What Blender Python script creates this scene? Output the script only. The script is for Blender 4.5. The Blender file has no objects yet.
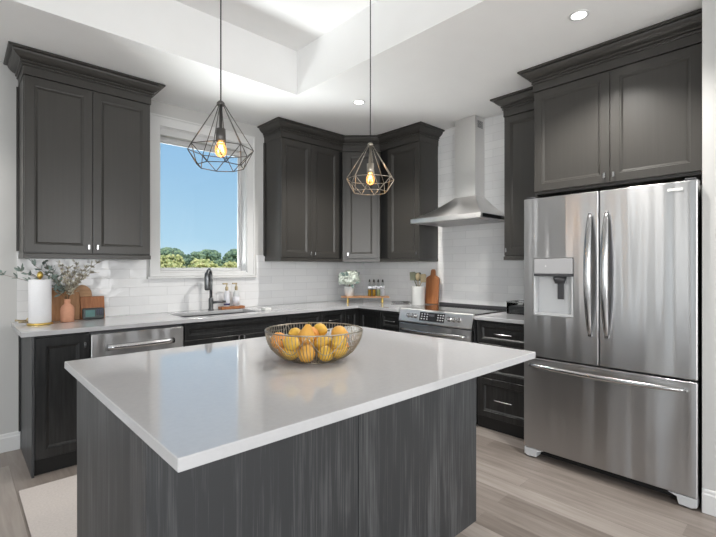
import bpy, math, random
from mathutils import Vector
random.seed(7)
C = bpy.context.scene
COL = C.collection
PI = math.pi

# ------------------------------------------------------------ camera, world, lights
ANG = math.atan2(459, 430)
cam = bpy.data.cameras.new('camera')
cam.sensor_width = 36.0
cam.lens = 430 / 716 * 36
cam.shift_y = -0.0011
cam.clip_end = 500
co = bpy.data.objects.new('camera', cam)
co.location = (0, 0, 1.31)
co.rotation_euler = (PI/2, 0, ANG - PI/2)
COL.objects.link(co)
C.camera = co

vs = C.view_settings
vs.view_transform = 'Standard'
vs.look = 'None'
vs.gamma = 1
vs.use_curve_mapping = False
vs.exposure = 0.6

w = bpy.data.worlds.new('sky')
C.world = w
w.use_nodes = True
nt = w.node_tree
nt.nodes.clear()
out = nt.nodes.new('ShaderNodeOutputWorld')
bg = nt.nodes.new('ShaderNodeBackground')
tc = nt.nodes.new('ShaderNodeTexCoord')
sx = nt.nodes.new('ShaderNodeSeparateXYZ')
cr = nt.nodes.new('ShaderNodeValToRGB')
nt.links.new(tc.outputs['Generated'], sx.inputs[0])
nt.links.new(sx.outputs['Z'], cr.inputs[0])
nt.links.new(cr.outputs[0], bg.inputs[0])
nt.links.new(bg.outputs[0], out.inputs[0])
e = cr.color_ramp.elements
e[0].position = 0.0; e[0].color = (0.56, 0.70, 0.76, 1)
e[1].position = 0.9; e[1].color = (0.15, 0.32, 0.60, 1)
x = cr.color_ramp.elements.new(0.06); x.color = (0.40, 0.60, 0.74, 1)
x = cr.color_ramp.elements.new(0.25); x.color = (0.27, 0.47, 0.68, 1)
bg.inputs[1].default_value = 0.78

def area(name, loc, rot, sx_, sy_, power, color=(1, 1, 1), spread=PI):
    l = bpy.data.lights.new(name, 'AREA')
    l.shape = 'RECTANGLE'; l.size = sx_; l.size_y = sy_
    l.energy = power; l.color = color; l.spread = spread
    o = bpy.data.objects.new(name, l)
    o.location = loc; o.rotation_euler = rot
    COL.objects.link(o)
    return o

# daylight arriving through the windows of the open room behind the camera
LP = dict(rear=10, rear2=48, left=16, lefta=5, leftb=5, leftc=7, key=19, upb=3, upr=4, upl=4, rec=80, winup=200, recb=34)
area('daylight_rear', (-1.2, -4.15, 1.45), (PI/2, 0, 0), 2.9, 2.1, LP['rear'], (1, 0.99, 0.98))
area('daylight_rear', (2.0, -4.15, 1.45), (PI/2, 0, 0), 1.5, 2.1, LP['rear2'], (1, 0.99, 0.98))
area('daylight_left', (-3.35, -1.6, 1.4), (0, -PI/2, 0), 2.1, 2.0, LP['left'], (0.97, 0.985, 1))
area('daylight_left', (-3.35, 1.15, 1.5), (0, -PI/2, 0), 1.9, 0.9, LP['lefta'], (0.97, 0.985, 1))
area('daylight_left', (-3.35, 2.375, 1.5), (0, -PI/2, 0), 1.9, 0.45, LP['leftb'], (0.97, 0.985, 1))
area('daylight_left', (-3.35, 3.25, 1.5), (0, -PI/2, 0), 1.9, 0.30, LP['leftc'], (0.97, 0.985, 1))
# added fill lamps out of view, standing for no real fixture
area('added_key_light', (-1.5, -1.7, 1.5), (math.radians(83), 0, ANG - PI/2), 2.6, 1.4, LP['key'], (1, 0.995, 0.985), math.radians(95))
area('added_fill_uplight', (-0.8, -2.4, 0.5), (PI, 0, 0), 3.0, 2.2, LP['upb'], (1, 0.995, 0.985))
area('added_fill_uplight', (2.35, -1.3, 0.35), (PI, 0, 0), 0.9, 2.4, LP['upr'], (1, 0.995, 0.985))
area('added_fill_uplight', (-2.5, 1.8, 0.35), (PI, 0, 0), 1.0, 3.0, LP['upl'], (1, 0.995, 0.985))
# added lamp hidden below the sill, imitating bounce from the ground outside
area('added_bounce_lamp', (1.75, 4.75, 0.7), (math.radians(-128), 0, 0), 2.2, 0.8, LP['winup'], (1, 0.995, 0.98))
sun = bpy.data.lights.new('sun', 'SUN')
sun.energy = 3.0; sun.angle = 0.01; sun.color = (1, 0.95, 0.85)
so = bpy.data.objects.new('sun', sun)
so.rotation_euler = (math.radians(35), 0, math.radians(-20))
so.location = (0, -10, 20)
COL.objects.link(so)

# ------------------------------------------------------------ materials
def node_mat(name):
    m = bpy.data.materials.new(name); m.use_nodes = True
    return m, m.node_tree, m.node_tree.nodes['Principled BSDF']

def setp(b, **k):
    for n, v in k.items():
        n = n.replace('_', ' ')
        if n in b.inputs: b.inputs[n].default_value = v

def plain(name, col, rough=0.5, metal=0.0, noise=0.0, scale=30, bump=0.0, **k):
    m, t, b = node_mat(name)
    setp(b, Base_Color=(*col, 1), Roughness=rough, Metallic=metal)
    for n, v in k.items():
        b.inputs[n.replace('_', ' ')].default_value = v
    tcn = t.nodes.new('ShaderNodeTexCoord')
    nz = t.nodes.new('ShaderNodeTexNoise'); nz.inputs['Scale'].default_value = scale
    nz.inputs['Detail'].default_value = 4
    t.links.new(tcn.outputs['Object'], nz.inputs['Vector'])
    rp = t.nodes.new('ShaderNodeValToRGB')
    lo = max(0, 1 - noise); hi = 1 + noise
    rp.color_ramp.elements[0].color = (*[c*lo for c in col], 1)
    rp.color_ramp.elements[1].color = (*[min(1, c*hi) for c in col], 1)
    rp.color_ramp.elements[0].position = 0.3; rp.color_ramp.elements[1].position = 0.7
    t.links.new(nz.outputs[0], rp.inputs[0])
    t.links.new(rp.outputs[0], b.inputs['Base Color'])
    if bump:
        bp = t.nodes.new('ShaderNodeBump'); bp.inputs['Strength'].default_value = bump
        bp.inputs['Distance'].default_value = 0.002
        t.links.new(nz.outputs[0], bp.inputs['Height'])
        t.links.new(bp.outputs[0], b.inputs['Normal'])
    return m

def grain(name, c0, c1, rough=0.35, scale=(70, 70, 2.5), bump=0.15, big=0.0, lo=0.35, hi=0.75, patch=0.0):
    m, t, b = node_mat(name)
    tcn = t.nodes.new('ShaderNodeTexCoord')
    mp = t.nodes.new('ShaderNodeMapping'); mp.inputs['Scale'].default_value = scale
    nz = t.nodes.new('ShaderNodeTexNoise'); nz.inputs['Scale'].default_value = 1
    nz.inputs['Detail'].default_value = 6; nz.inputs['Roughness'].default_value = 0.6
    nz.inputs['Distortion'].default_value = big
    t.links.new(tcn.outputs['Object'], mp.inputs[0]); t.links.new(mp.outputs[0], nz.inputs['Vector'])
    rp = t.nodes.new('ShaderNodeValToRGB')
    rp.color_ramp.elements[0].position = lo; rp.color_ramp.elements[1].position = hi
    rp.color_ramp.elements[0].color = (*c0, 1); rp.color_ramp.elements[1].color = (*c1, 1)
    src = nz.outputs[0]
    if patch:
        mp2 = t.nodes.new('ShaderNodeMapping'); mp2.inputs['Scale'].default_value = (9, 9, 1.3)
        n2 = t.nodes.new('ShaderNodeTexNoise'); n2.inputs['Scale'].default_value = 1; n2.inputs['Detail'].default_value = 3
        n2.inputs['Distortion'].default_value = 0.8
        t.links.new(tcn.outputs['Object'], mp2.inputs[0]); t.links.new(mp2.outputs[0], n2.inputs['Vector'])
        ma = t.nodes.new('ShaderNodeMath'); ma.operation = 'MULTIPLY_ADD'
        ma.inputs[1].default_value = patch; t.links.new(n2.outputs[0], ma.inputs[0])
        sb = t.nodes.new('ShaderNodeMath'); sb.operation = 'SUBTRACT'; sb.inputs[1].default_value = patch*.5
        t.links.new(nz.outputs[0], sb.inputs[0]); t.links.new(sb.outputs[0], ma.inputs[2]); src = ma.outputs[0]
    t.links.new(src, rp.inputs[0]); t.links.new(rp.outputs[0], b.inputs['Base Color'])
    bp = t.nodes.new('ShaderNodeBump'); bp.inputs['Strength'].default_value = bump
    bp.inputs['Distance'].default_value = 0.001
    t.links.new(nz.outputs[0], bp.inputs['Height']); t.links.new(bp.outputs[0], b.inputs['Normal'])
    setp(b, Roughness=rough)
    return m

def steel(name, col=(0.55, 0.55, 0.55), rough=0.25, aniso=0.75, rot=0.25, wave=0.0):
    m, t, b = node_mat(name)
    setp(b, Base_Color=(*col, 1), Metallic=1.0, Roughness=rough)
    b.inputs['Anisotropic'].default_value = aniso
    b.inputs['Anisotropic Rotation'].default_value = rot
    tg = t.nodes.new('ShaderNodeTangent'); tg.direction_type = 'RADIAL'; tg.axis = 'Z'
    t.links.new(tg.outputs[0], b.inputs['Tangent'])
    tcn = t.nodes.new('ShaderNodeTexCoord')
    mp = t.nodes.new('ShaderNodeMapping'); mp.inputs['Scale'].default_value = (1.0, 1.0, 250)
    nz = t.nodes.new('ShaderNodeTexNoise'); nz.inputs['Scale'].default_value = 3
    t.links.new(tcn.outputs['Object'], mp.inputs[0]); t.links.new(mp.outputs[0], nz.inputs['Vector'])
    mr = t.nodes.new('ShaderNodeMapRange')
    mr.inputs['To Min'].default_value = rough*0.97; mr.inputs['To Max'].default_value = rough*1.03
    t.links.new(nz.outputs[0], mr.inputs['Value']); t.links.new(mr.outputs[0], b.inputs['Roughness'])
    if wave:
        mp2 = t.nodes.new('ShaderNodeMapping'); mp2.inputs['Scale'].default_value = (4.5, 4.5, 0.22)
        n2 = t.nodes.new('ShaderNodeTexNoise'); n2.inputs['Scale'].default_value = 1.6
        n2.inputs['Detail'].default_value = 1
        t.links.new(tcn.outputs['Object'], mp2.inputs[0]); t.links.new(mp2.outputs[0], n2.inputs['Vector'])
        bp = t.nodes.new('ShaderNodeBump'); bp.inputs['Strength'].default_value = wave
        bp.inputs['Distance'].default_value = 0.02
        t.links.new(n2.outputs[0], bp.inputs['Height']); t.links.new(bp.outputs[0], b.inputs['Normal'])
    return m

M = {}
M['upper'] = grain('stained_wood_lit', (0.041, 0.0385, 0.035), (0.047, 0.044, 0.040), 0.32, (60, 60, 2.0), 0.03)  # one dark stained wood throughout; this copy has reflected light in its colour
M['base'] = grain('stained_wood_shaded', (0.006, 0.0063, 0.0066), (0.024, 0.024, 0.024), 0.36, (60, 60, 4), 0.18)  # same stained wood, darker copy with shade put into its colour
M['island'] = grain('stained_wood_bright_lit', (0.036, 0.038, 0.041), (0.16, 0.162, 0.165), 0.42, (120, 120, 2.6), 0.12, 0.4, 0.48, 0.98, 0.75)  # same stained wood, brighter copy with strong light put into its colour
M['black'] = plain('black_board', (0.006, 0.006, 0.006), 0.5)  # near-black boards of the toe kicks, fillers and grille
M['quartz'] = plain('white_quartz', (0.50, 0.50, 0.51), 0.045, noise=0.02, scale=60, IOR=1.62)
M['wall'] = plain('warm_grey_wall_paint', (0.57, 0.567, 0.555), 0.75, noise=0.01, scale=4, bump=0.03)
M['ceil'] = plain('white_ceiling_paint', (0.88, 0.88, 0.875), 0.9, noise=0.01, scale=5)
M['trim'] = plain('white_trim_paint', (0.72, 0.72, 0.715), 0.4)
M['vinyl'] = plain('grey_window_vinyl', (0.62, 0.62, 0.62), 0.4)
M['steel'] = steel('brushed_steel', (0.50, 0.50, 0.505), 0.29, 0.9, 0.25, 0.8)
M['steel_hood'] = steel('hood_steel', (0.74, 0.73, 0.72), 0.36, 0.6, 0.25, 0.05)
M['chrome'] = plain('satin_nickel', (0.50, 0.50, 0.505), 0.22, 1.0)
M['dsteel'] = plain('dark_side_steel', (0.10, 0.10, 0.105), 0.4, 0.6)
M['gun'] = plain('gunmetal_faucet', (0.16, 0.165, 0.17), 0.28, 1.0)
M['sink'] = plain('sink_steel', (0.25, 0.25, 0.26), 0.3, 1.0)
M['glassblack'] = plain('black_ceramic_glass', (0.012, 0.012, 0.013), 0.06)
M['panelblack'] = plain('black_display_glass', (0.02, 0.02, 0.022), 0.2)
M['grey'] = plain('grey_plastic', (0.42, 0.42, 0.43), 0.35)
M['dgrey'] = plain('dark_grey_plastic', (0.05, 0.05, 0.055), 0.35)
M['lgrey'] = plain('light_grey_plastic', (0.60, 0.61, 0.62), 0.35)
M['brass'] = plain('brushed_brass', (0.70, 0.50, 0.14), 0.3, 1.0)
M['paper'] = plain('white_paper', (0.80, 0.80, 0.82), 0.9, noise=0.02, scale=120, bump=0.2)
M['terra'] = plain('terracotta', (0.66, 0.33, 0.21), 0.7, noise=0.05, scale=40, bump=0.05)
M['ceramic'] = plain('white_ceramic', (0.78, 0.78, 0.76), 0.2)
M['wood'] = grain('warm_oak_board', (0.36, 0.17, 0.07), (0.52, 0.28, 0.13), 0.5, (50, 50, 3), 0.1)
M['wood2'] = grain('honey_wood_board', (0.42, 0.22, 0.10), (0.60, 0.36, 0.19), 0.5, (4, 50, 50), 0.1)
M['walnut'] = grain('reddish_wood_board', (0.30, 0.105, 0.035), (0.46, 0.19, 0.075), 0.45, (60, 60, 3), 0.1)
M['wire'] = plain('pewter_wire', (0.10, 0.095, 0.09), 0.4, 0.7)
M['wire2'] = plain('champagne_wire', (0.34, 0.31, 0.26), 0.34, 0.9)
M['cord'] = plain('black_cord', (0.03, 0.03, 0.03), 0.6)
M['leaf'] = plain('eucalyptus_leaf', (0.24, 0.30, 0.27), 0.6, noise=0.35, scale=25)
M['dried'] = plain('dried_cream_leaf', (0.58, 0.54, 0.44), 0.7, noise=0.35, scale=30)
M['stem'] = plain('brown_stem', (0.20, 0.12, 0.06), 0.7, noise=0.2)
M['petal'] = plain('pale_green_petal', (0.68, 0.73, 0.66), 0.7, noise=0.15, scale=35)
M['hleaf'] = plain('dusty_green_leaf', (0.13, 0.19, 0.17), 0.6, noise=0.3, scale=25)
M['rug'] = plain('cream_woven_rug', (0.58, 0.53, 0.50), 0.95, noise=0.06, scale=90, bump=0.6)
M['lemon'] = plain('yellow_fruit_skin', (0.66, 0.40, 0.05), 0.5, noise=0.10, scale=14, bump=0.2)
M['orange'] = plain('orange_fruit_skin', (0.72, 0.30, 0.05), 0.5, noise=0.08, scale=14, bump=0.3)
M['gold'] = plain('golden_fruit_skin', (0.64, 0.34, 0.06), 0.5, noise=0.12, scale=12, bump=0.2)
M['stalk'] = plain('green_stalk', (0.10, 0.12, 0.03), 0.7)
M['teal'] = plain('teal_lacquer', (0.10, 0.22, 0.21), 0.4, noise=0.2, scale=15)
M['tealdark'] = plain('dark_slate_lacquer', (0.055, 0.065, 0.065), 0.4)
M['violet'] = plain('slate_violet_paint', (0.10, 0.10, 0.16), 0.5)
M['oil'] = plain('amber_oil', (0.50, 0.27, 0.02), 0.15)
M['oilgreen'] = plain('pale_green_oil', (0.42, 0.45, 0.22), 0.15)
M['soapw'] = plain('white_bottle', (0.72, 0.72, 0.76), 0.3)
M['soapd'] = plain('navy_label', (0.05, 0.04, 0.12), 0.5)
M['olive'] = plain('olive_silicone', (0.12, 0.13, 0.08), 0.5)
M['sand'] = plain('sandy_beech', (0.46, 0.37, 0.22), 0.55, noise=0.1)

def glass(name, col=(1, 1, 1), rough=0.0, ior=1.45, thin=False):
    m = bpy.data.materials.new(name); m.use_nodes = True
    t = m.node_tree; t.nodes.clear()
    o = t.nodes.new('ShaderNodeOutputMaterial')
    if thin:
        tr = t.nodes.new('ShaderNodeBsdfTransparent'); tr.inputs[0].default_value = (*col, 1)
        gl = t.nodes.new('ShaderNodeBsdfGlossy'); gl.inputs['Roughness'].default_value = 0.02
        mx = t.nodes.new('ShaderNodeMixShader'); fr = t.nodes.new('ShaderNodeFresnel')
        fr.inputs[0].default_value = 1.25
        t.links.new(fr.outputs[0], mx.inputs[0]); t.links.new(tr.outputs[0], mx.inputs[1])
        t.links.new(gl.outputs[0], mx.inputs[2]); t.links.new(mx.outputs[0], o.inputs[0])
    else:
        b = t.nodes.new('ShaderNodeBsdfGlass'); b.inputs['Color'].default_value = (*col, 1)
        b.inputs['Roughness'].default_value = rough; b.inputs['IOR'].default_value = ior
        t.links.new(b.outputs[0], o.inputs[0])
    return m
M['pane'] = glass('window_glass', (0.97, 0.99, 1.0), thin=True)
M['clear'] = glass('clear_acrylic', (0.93, 0.94, 0.94), thin=True)
M['bulb'] = glass('amber_bulb_glass', (1.0, 0.74, 0.42), thin=True)
_t = M['bulb'].node_tree; _o = _t.nodes['Material Output']; _l = _o.inputs[0].links[0].from_socket
_e = _t.nodes.new('ShaderNodeEmission'); _e.inputs[0].default_value = (1, .50, .20, 1); _e.inputs[1].default_value = .32
_a = _t.nodes.new('ShaderNodeAddShader'); _t.links.new(_l, _a.inputs[0]); _t.links.new(_e.outputs[0], _a.inputs[1]); _t.links.new(_a.outputs[0], _o.inputs[0])

def emis(name, col, s):
    m = bpy.data.materials.new(name); m.use_nodes = True
    t = m.node_tree; t.nodes.clear()
    o = t.nodes.new('ShaderNodeOutputMaterial'); b = t.nodes.new('ShaderNodeEmission')
    b.inputs[0].default_value = (*col, 1); b.inputs[1].default_value = s
    t.links.new(b.outputs[0], o.inputs[0])
    return m
M['lamp'] = emis('recessed_lamp_glow', (1, 0.98, 0.94), 9)
M['filament'] = emis('filament_glow', (1, 0.62, 0.26), 9)

def tile_mat():
    m, t, b = node_mat('glossy_white_subway_tile')
    tcn = t.nodes.new('ShaderNodeTexCoord')
    mp = t.nodes.new('ShaderNodeMapping')
    t.links.new(tcn.outputs['UV'], mp.inputs[0])
    br = t.nodes.new('ShaderNodeTexBrick')
    br.inputs['Scale'].default_value = 1
    br.inputs['Brick Width'].default_value = 0.305; br.inputs['Row Height'].default_value = 0.077
    br.inputs['Mortar Size'].default_value = 0.0018; br.inputs['Mortar Smooth'].default_value = 0.3
    br.inputs['Color1'].default_value = (0.83, 0.83, 0.83, 1)
    br.inputs['Color2'].default_value = (0.77, 0.77, 0.775, 1)
    br.inputs['Mortar'].default_value = (0.66, 0.66, 0.66, 1)
    t.links.new(mp.outputs[0], br.inputs[0])
    t.links.new(br.outputs['Color'], b.inputs['Base Color'])
    nz = t.nodes.new('ShaderNodeTexNoise'); nz.inputs['Scale'].default_value = 9
    nz.inputs['Detail'].default_value = 1
    t.links.new(mp.outputs[0], nz.inputs['Vector'])
    b1 = t.nodes.new('ShaderNodeBump'); b1.inputs['Strength'].default_value = 0.45; b1.inputs['Distance'].default_value = 0.012
    t.links.new(nz.outputs[0], b1.inputs['Height'])
    b2 = t.nodes.new('ShaderNodeBump'); b2.invert = True
    b2.inputs['Strength'].default_value = 0.5; b2.inputs['Distance'].default_value = 0.002
    t.links.new(br.outputs['Fac'], b2.inputs['Height']); t.links.new(b1.outputs[0], b2.inputs['Normal'])
    t.links.new(b2.outputs[0], b.inputs['Normal'])
    setp(b, Roughness=0.10)
    return m
M['tile'] = tile_mat()

def floor_mat():
    m, t, b = node_mat('greige_wood_planks')
    tcn = t.nodes.new('ShaderNodeTexCoord')
    mp = t.nodes.new('ShaderNodeMapping'); mp.inputs['Rotation'].default_value = (0, 0, PI/2)
    t.links.new(tcn.outputs['Object'], mp.inputs[0])
    br = t.nodes.new('ShaderNodeTexBrick')
    br.inputs['Scale'].default_value = 1; br.offset = 0.37
    br.inputs['Brick Width'].default_value = 1.22; br.inputs['Row Height'].default_value = 0.13
    br.inputs['Mortar Size'].default_value = 0.0012; br.inputs['Mortar Smooth'].default_value = 0.2
    br.inputs['Color1'].default_value = (0.0, 0.0, 0.0, 1)
    br.inputs['Color2'].default_value = (1, 1, 1, 1)
    br.inputs['Mortar'].default_value = (0.1, 0.1, 0.1, 1)
    t.links.new(mp.outputs[0], br.inputs[0])
    m2 = t.nodes.new('ShaderNodeMapping'); m2.inputs['Scale'].default_value = (14, 1.1, 1)
    t.links.new(tcn.outputs['Object'], m2.inputs[0])
    nz = t.nodes.new('ShaderNodeTexNoise'); nz.inputs['Scale'].default_value = 2.2
    nz.inputs['Detail'].default_value = 6; nz.inputs['Distortion'].default_value = 0.6
    t.links.new(m2.outputs[0], nz.inputs['Vector'])
    mix = t.nodes.new('ShaderNodeMix'); mix.data_type = 'RGBA'
    mix.inputs['Factor'].default_value = 0.62
    t.links.new(br.outputs['Color'], mix.inputs['A']); t.links.new(nz.outputs[0], mix.inputs['B'])
    rp = t.nodes.new('ShaderNodeValToRGB')
    el = rp.color_ramp.elements
    el[0].position = 0.18; el[0].color = (0.15, 0.125, 0.108, 1)
    el[1].position = 0.78; el[1].color = (0.37, 0.33, 0.30, 1)
    q = el.new(0.48); q.color = (0.255, 0.22, 0.196, 1)
    t.links.new(mix.outputs['Result'], rp.inputs[0])
    t.links.new(rp.outputs[0], b.inputs['Base Color'])
    b2 = t.nodes.new('ShaderNodeBump'); b2.invert = True
    b2.inputs['Strength'].default_value = 0.4; b2.inputs['Distance'].default_value = 0.002
    t.links.new(br.outputs['Fac'], b2.inputs['Height'])
    t.links.new(b2.outputs[0], b.inputs['Normal'])
    setp(b, Roughness=0.33)
    return m
M['floor'] = floor_mat()

def foliage(name, c0, c1, c2, sc):
    m, t, b = node_mat(name)
    tcn = t.nodes.new('ShaderNodeTexCoord')
    nz = t.nodes.new('ShaderNodeTexNoise'); nz.inputs['Scale'].default_value = sc; nz.inputs['Detail'].default_value = 6
    t.links.new(tcn.outputs['Object'], nz.inputs['Vector'])
    rp = t.nodes.new('ShaderNodeValToRGB'); el = rp.color_ramp.elements
    el[0].position = 0.35; el[0].color = (*c0, 1); el[1].position = 0.66; el[1].color = (*c2, 1)
    q = el.new(0.5); q.color = (*c1, 1)
    t.links.new(nz.outputs[0], rp.inputs[0]); t.links.new(rp.outputs[0], b.inputs['Base Color'])
    setp(b, Roughness=0.85)
    return m
M['treedark'] = foliage('dark_tree_leaves', (0.07, 0.12, 0.09), (0.15, 0.22, 0.14), (0.27, 0.34, 0.18), 1.5)
M['treeyel'] = foliage('yellow_green_leaves', (0.20, 0.23, 0.08), (0.42, 0.43, 0.17), (0.62, 0.55, 0.26), 1.6)
M['grass'] = foliage('dry_meadow_grass', (0.25, 0.24, 0.08), (0.42, 0.37, 0.14), (0.55, 0.46, 0.22), 0.4)
M['bark'] = plain('bark', (0.12, 0.09, 0.07), 0.9, noise=0.2)

# ------------------------------------------------------------ mesh helpers
class Frame:
    def __init__(s, o=(0, 0), ux=(1, 0), uy=(0, 1)): s.o, s.ux, s.uy = o, ux, uy
    def __call__(s, p):
        x, y, z = p
        return (s.o[0] + x*s.ux[0] + y*s.uy[0], s.o[1] + x*s.ux[1] + y*s.uy[1], z)
    def inv(s, X, Y):
        a, b = X - s.o[0], Y - s.o[1]
        return (a*s.ux[0] + b*s.ux[1], a*s.uy[0] + b*s.uy[1])
BACK = Frame()
RIGHT = Frame((0, 0), (0, -1), (1, 0))
r2 = math.sqrt(.5)
DIAG = Frame((3.17, 3.635), (r2, -r2), (r2, r2))

class MB:
    def __init__(s, F=BACK): s.v = []; s.f = []; s.F = F; s.sm = []
    def add(s, vs, fs, smooth=False):
        n = len(s.v)
        s.v += [s.F(p) for p in vs]
        s.f += [tuple(i+n for i in f) for f in fs]
        s.sm += [smooth]*len(fs)
        return s
    def box(s, x0, x1, y0, y1, z0, z1):
        vs = [(x, y, z) for x in (x0, x1) for y in (y0, y1) for z in (z0, z1)]
        return s.add(vs, [(0, 1, 3, 2), (4, 6, 7, 5), (0, 4, 5, 1), (2, 3, 7, 6), (0, 2, 6, 4), (1, 5, 7, 3)])
    def cells(s, us, ws, t0, t1, hole=(), axis='z'):
        """slab of grid cells (ui,wi); t is the thickness axis"""
        def P(u, w, t):
            return {'z': (u, w, t), 'y': (u, t, w), 'x': (t, u, w)}[axis]
        nu, nw = len(us), len(ws)
        ok = lambda i, j: 0 <= i < nu-1 and 0 <= j < nw-1 and (i, j) not in hole
        vs = []; idx = {}
        def V(i, j, k):
            if (i, j, k) not in idx:
                idx[(i, j, k)] = len(vs); vs.append(P(us[i], ws[j], (t0, t1)[k]))
            return idx[(i, j, k)]
        fs = []
        for i in range(nu-1):
            for j in range(nw-1):
                if not ok(i, j): continue
                fs.append((V(i, j, 0), V(i, j+1, 0), V(i+1, j+1, 0), V(i+1, j, 0)))
                fs.append((V(i, j, 1), V(i+1, j, 1), V(i+1, j+1, 1), V(i, j+1, 1)))
                if not ok(i-1, j): fs.append((V(i, j, 0), V(i, j, 1), V(i, j+1, 1), V(i, j+1, 0)))
                if not ok(i+1, j): fs.append((V(i+1, j, 0), V(i+1, j+1, 0), V(i+1, j+1, 1), V(i+1, j, 1)))
                if not ok(i, j-1): fs.append((V(i, j, 0), V(i+1, j, 0), V(i+1, j, 1), V(i, j, 1)))
                if not ok(i, j+1): fs.append((V(i, j+1, 0), V(i, j+1, 1), V(i+1, j+1, 1), V(i+1, j+1, 0)))
        return s.add(vs, fs)
    def prism(s, poly, t0, t1, axis='y'):
        def P(u, w, t): return {'z': (u, w, t), 'y': (u, t, w), 'x': (t, u, w)}[axis]
        n = len(poly)
        vs = [P(u, w, t0) for u, w in poly] + [P(u, w, t1) for u, w in poly]
        fs = [tuple(range(n)), tuple(range(2*n-1, n-1, -1))]
        fs += [(i, i+n, (i+1) % n + n, (i+1) % n) for i in range(n)]
        return s.add(vs, fs)
    def lathe(s, prof, c=(0, 0), seg=24, smooth=True, sx=1, sy=1):
        vs = []; fs = []
        for r, z in prof:
            for k in range(seg):
                a = 2*PI*k/seg
                vs.append((c[0]+r*sx*math.cos(a), c[1]+r*sy*math.sin(a), z))
        for i in range(len(prof)-1):
            for k in range(seg):
                k2 = (k+1) % seg
                fs.append((i*seg+k, i*seg+k2, (i+1)*seg+k2, (i+1)*seg+k))
        fs.append(tuple(range(seg-1, -1, -1)))
        m = (len(prof)-1)*seg
        fs.append(tuple(m+k for k in range(seg)))
        return s.add(vs, fs, smooth)
    def tube(s, pts, r, seg=8, closed=False, flat=1.0):
        pts = [Vector(p) for p in pts]; n = len(pts)
        rs = r if isinstance(r, (list, tuple)) else [r]*n
        vs = []; prev = None
        for i, p in enumerate(pts):
            if closed: d = pts[(i+1) % n] - pts[i-1]
            else: d = pts[min(i+1, n-1)] - pts[max(i-1, 0)]
            d.normalize()
            if prev is None:
                up = Vector((0, 0, 1)) if abs(d.z) < 0.9 else Vector((1, 0, 0))
                a = d.cross(up).normalized()
            else:
                a = (prev - d*prev.dot(d)).normalized()
            prev = a; b = d.cross(a)
            for k in range(seg):
                t = 2*PI*k/seg
                vs.append(tuple(p + (a*math.cos(t) + b*math.sin(t)*flat)*rs[i]))
        fs = []
        m = n if closed else n-1
        for i in range(m):
            j = (i+1) % n
            for k in range(seg):
                k2 = (k+1) % seg
                fs.append((i*seg+k, i*seg+k2, j*seg+k2, j*seg+k))
        if not closed:
            fs.append(tuple(range(seg-1, -1, -1))); fs.append(tuple((n-1)*seg+k for k in range(seg)))
        return s.add(vs, fs, True)
    def ball(s, c, r, seg=12, rings=8, jit=0.0, sz=1.0):
        vs = []; fs = []
        for i in range(1, rings):
            t = PI*i/rings
            for k in range(seg):
                a = 2*PI*k/seg
                q = r*(1+random.uniform(-jit, jit))
                vs.append((c[0]+q*math.sin(t)*math.cos(a), c[1]+q*math.sin(t)*math.sin(a), c[2]+q*sz*math.cos(t)))
        vs += [(c[0], c[1], c[2]+r*sz), (c[0], c[1], c[2]-r*sz)]
        T = len(vs)-2; B = T+1
        for i in range(rings-2):
            for k in range(seg):
                k2 = (k+1) % seg
                fs.append((i*seg+k, (i+1)*seg+k, (i+1)*seg+k2, i*seg+k2))
        for k in range(seg):
            k2 = (k+1) % seg
            fs.append((T, k, k2)); fs.append((B, (rings-2)*seg+k2, (rings-2)*seg+k))
        return s.add(vs, fs, True)
    def leaf(s, p, d, n, L, W, bend=0.15):
        p = Vector(p); d = Vector(d).normalized(); n = Vector(n)
        a = d.cross(n)
        if a.length < 1e-4: a = d.orthogonal()
        a.normalize(); n = a.cross(d)
        rows = [(0, .04), (.25, .42), (.55, .5), (.82, .3), (1, .02)]
        vs = []; fs = []
        for t, wd in rows:
            c = p + d*(L*t) - n*(bend*L*t*t)
            vs += [tuple(c - a*W*wd), tuple(c - n*0.12*W), tuple(c + a*W*wd)]
        for i in range(4):
            fs += [(3*i, 3*i+1, 3*i+4, 3*i+3), (3*i+1, 3*i+2, 3*i+5, 3*i+4)]
        return s.add(vs, fs, True)

def tag(o, label=None, cat=None, group=None, kind=None):
    if label: o['label'] = label
    if cat: o['category'] = cat
    if group: o['group'] = group
    if kind: o['kind'] = kind
    return o

def rootloc(p):
    v = Vector((0, 0, 0))
    while p is not None:
        v += Vector(p.location); p = p.parent
    return v

def obj(name, mb, mat, parent=None, bevel=0.0, seg=2, loc=None, label=None):
    me = bpy.data.meshes.new(name)
    L = rootloc(parent) if parent is not None else Vector(loc or (0, 0, 0))
    me.from_pydata([tuple(Vector(v) - L) for v in mb.v], [], mb.f)
    me.polygons.foreach_set('use_smooth', mb.sm)
    me.update()
    import bmesh
    bm = bmesh.new(); bm.from_mesh(me)
    bmesh.ops.recalc_face_normals(bm, faces=bm.faces)
    bm.to_mesh(me); bm.free()
    me.materials.append(M[mat])
    o = bpy.data.objects.new(name, me)
    COL.objects.link(o)
    if parent is not None: o.parent = parent
    else: o.location = L
    if bevel:
        b = o.modifiers.new('bevel', 'BEVEL'); b.width = bevel; b.segments = seg
        b.limit_method = 'ANGLE'; b.angle_limit = math.radians(40)
    if label: o['label'] = label
    return o

def uvproj(o, ax, ay):
    me = o.data; uv = me.uv_layers.new(name='UVMap'); L = o.location
    for lp in me.loops:
        c = me.vertices[lp.vertex_index].co
        g = (c[0]+L[0], c[1]+L[1], c[2]+L[2])
        uv.data[lp.index].uv = (g[ax], g[ay]-0.914)

def thing(name, label, cat, loc=(0, 0, 0), group=None):
    o = bpy.data.objects.new(name, None); COL.objects.link(o)
    o.location = loc; o.empty_display_size = 0.1
    return tag(o, label, cat, group)

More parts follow.
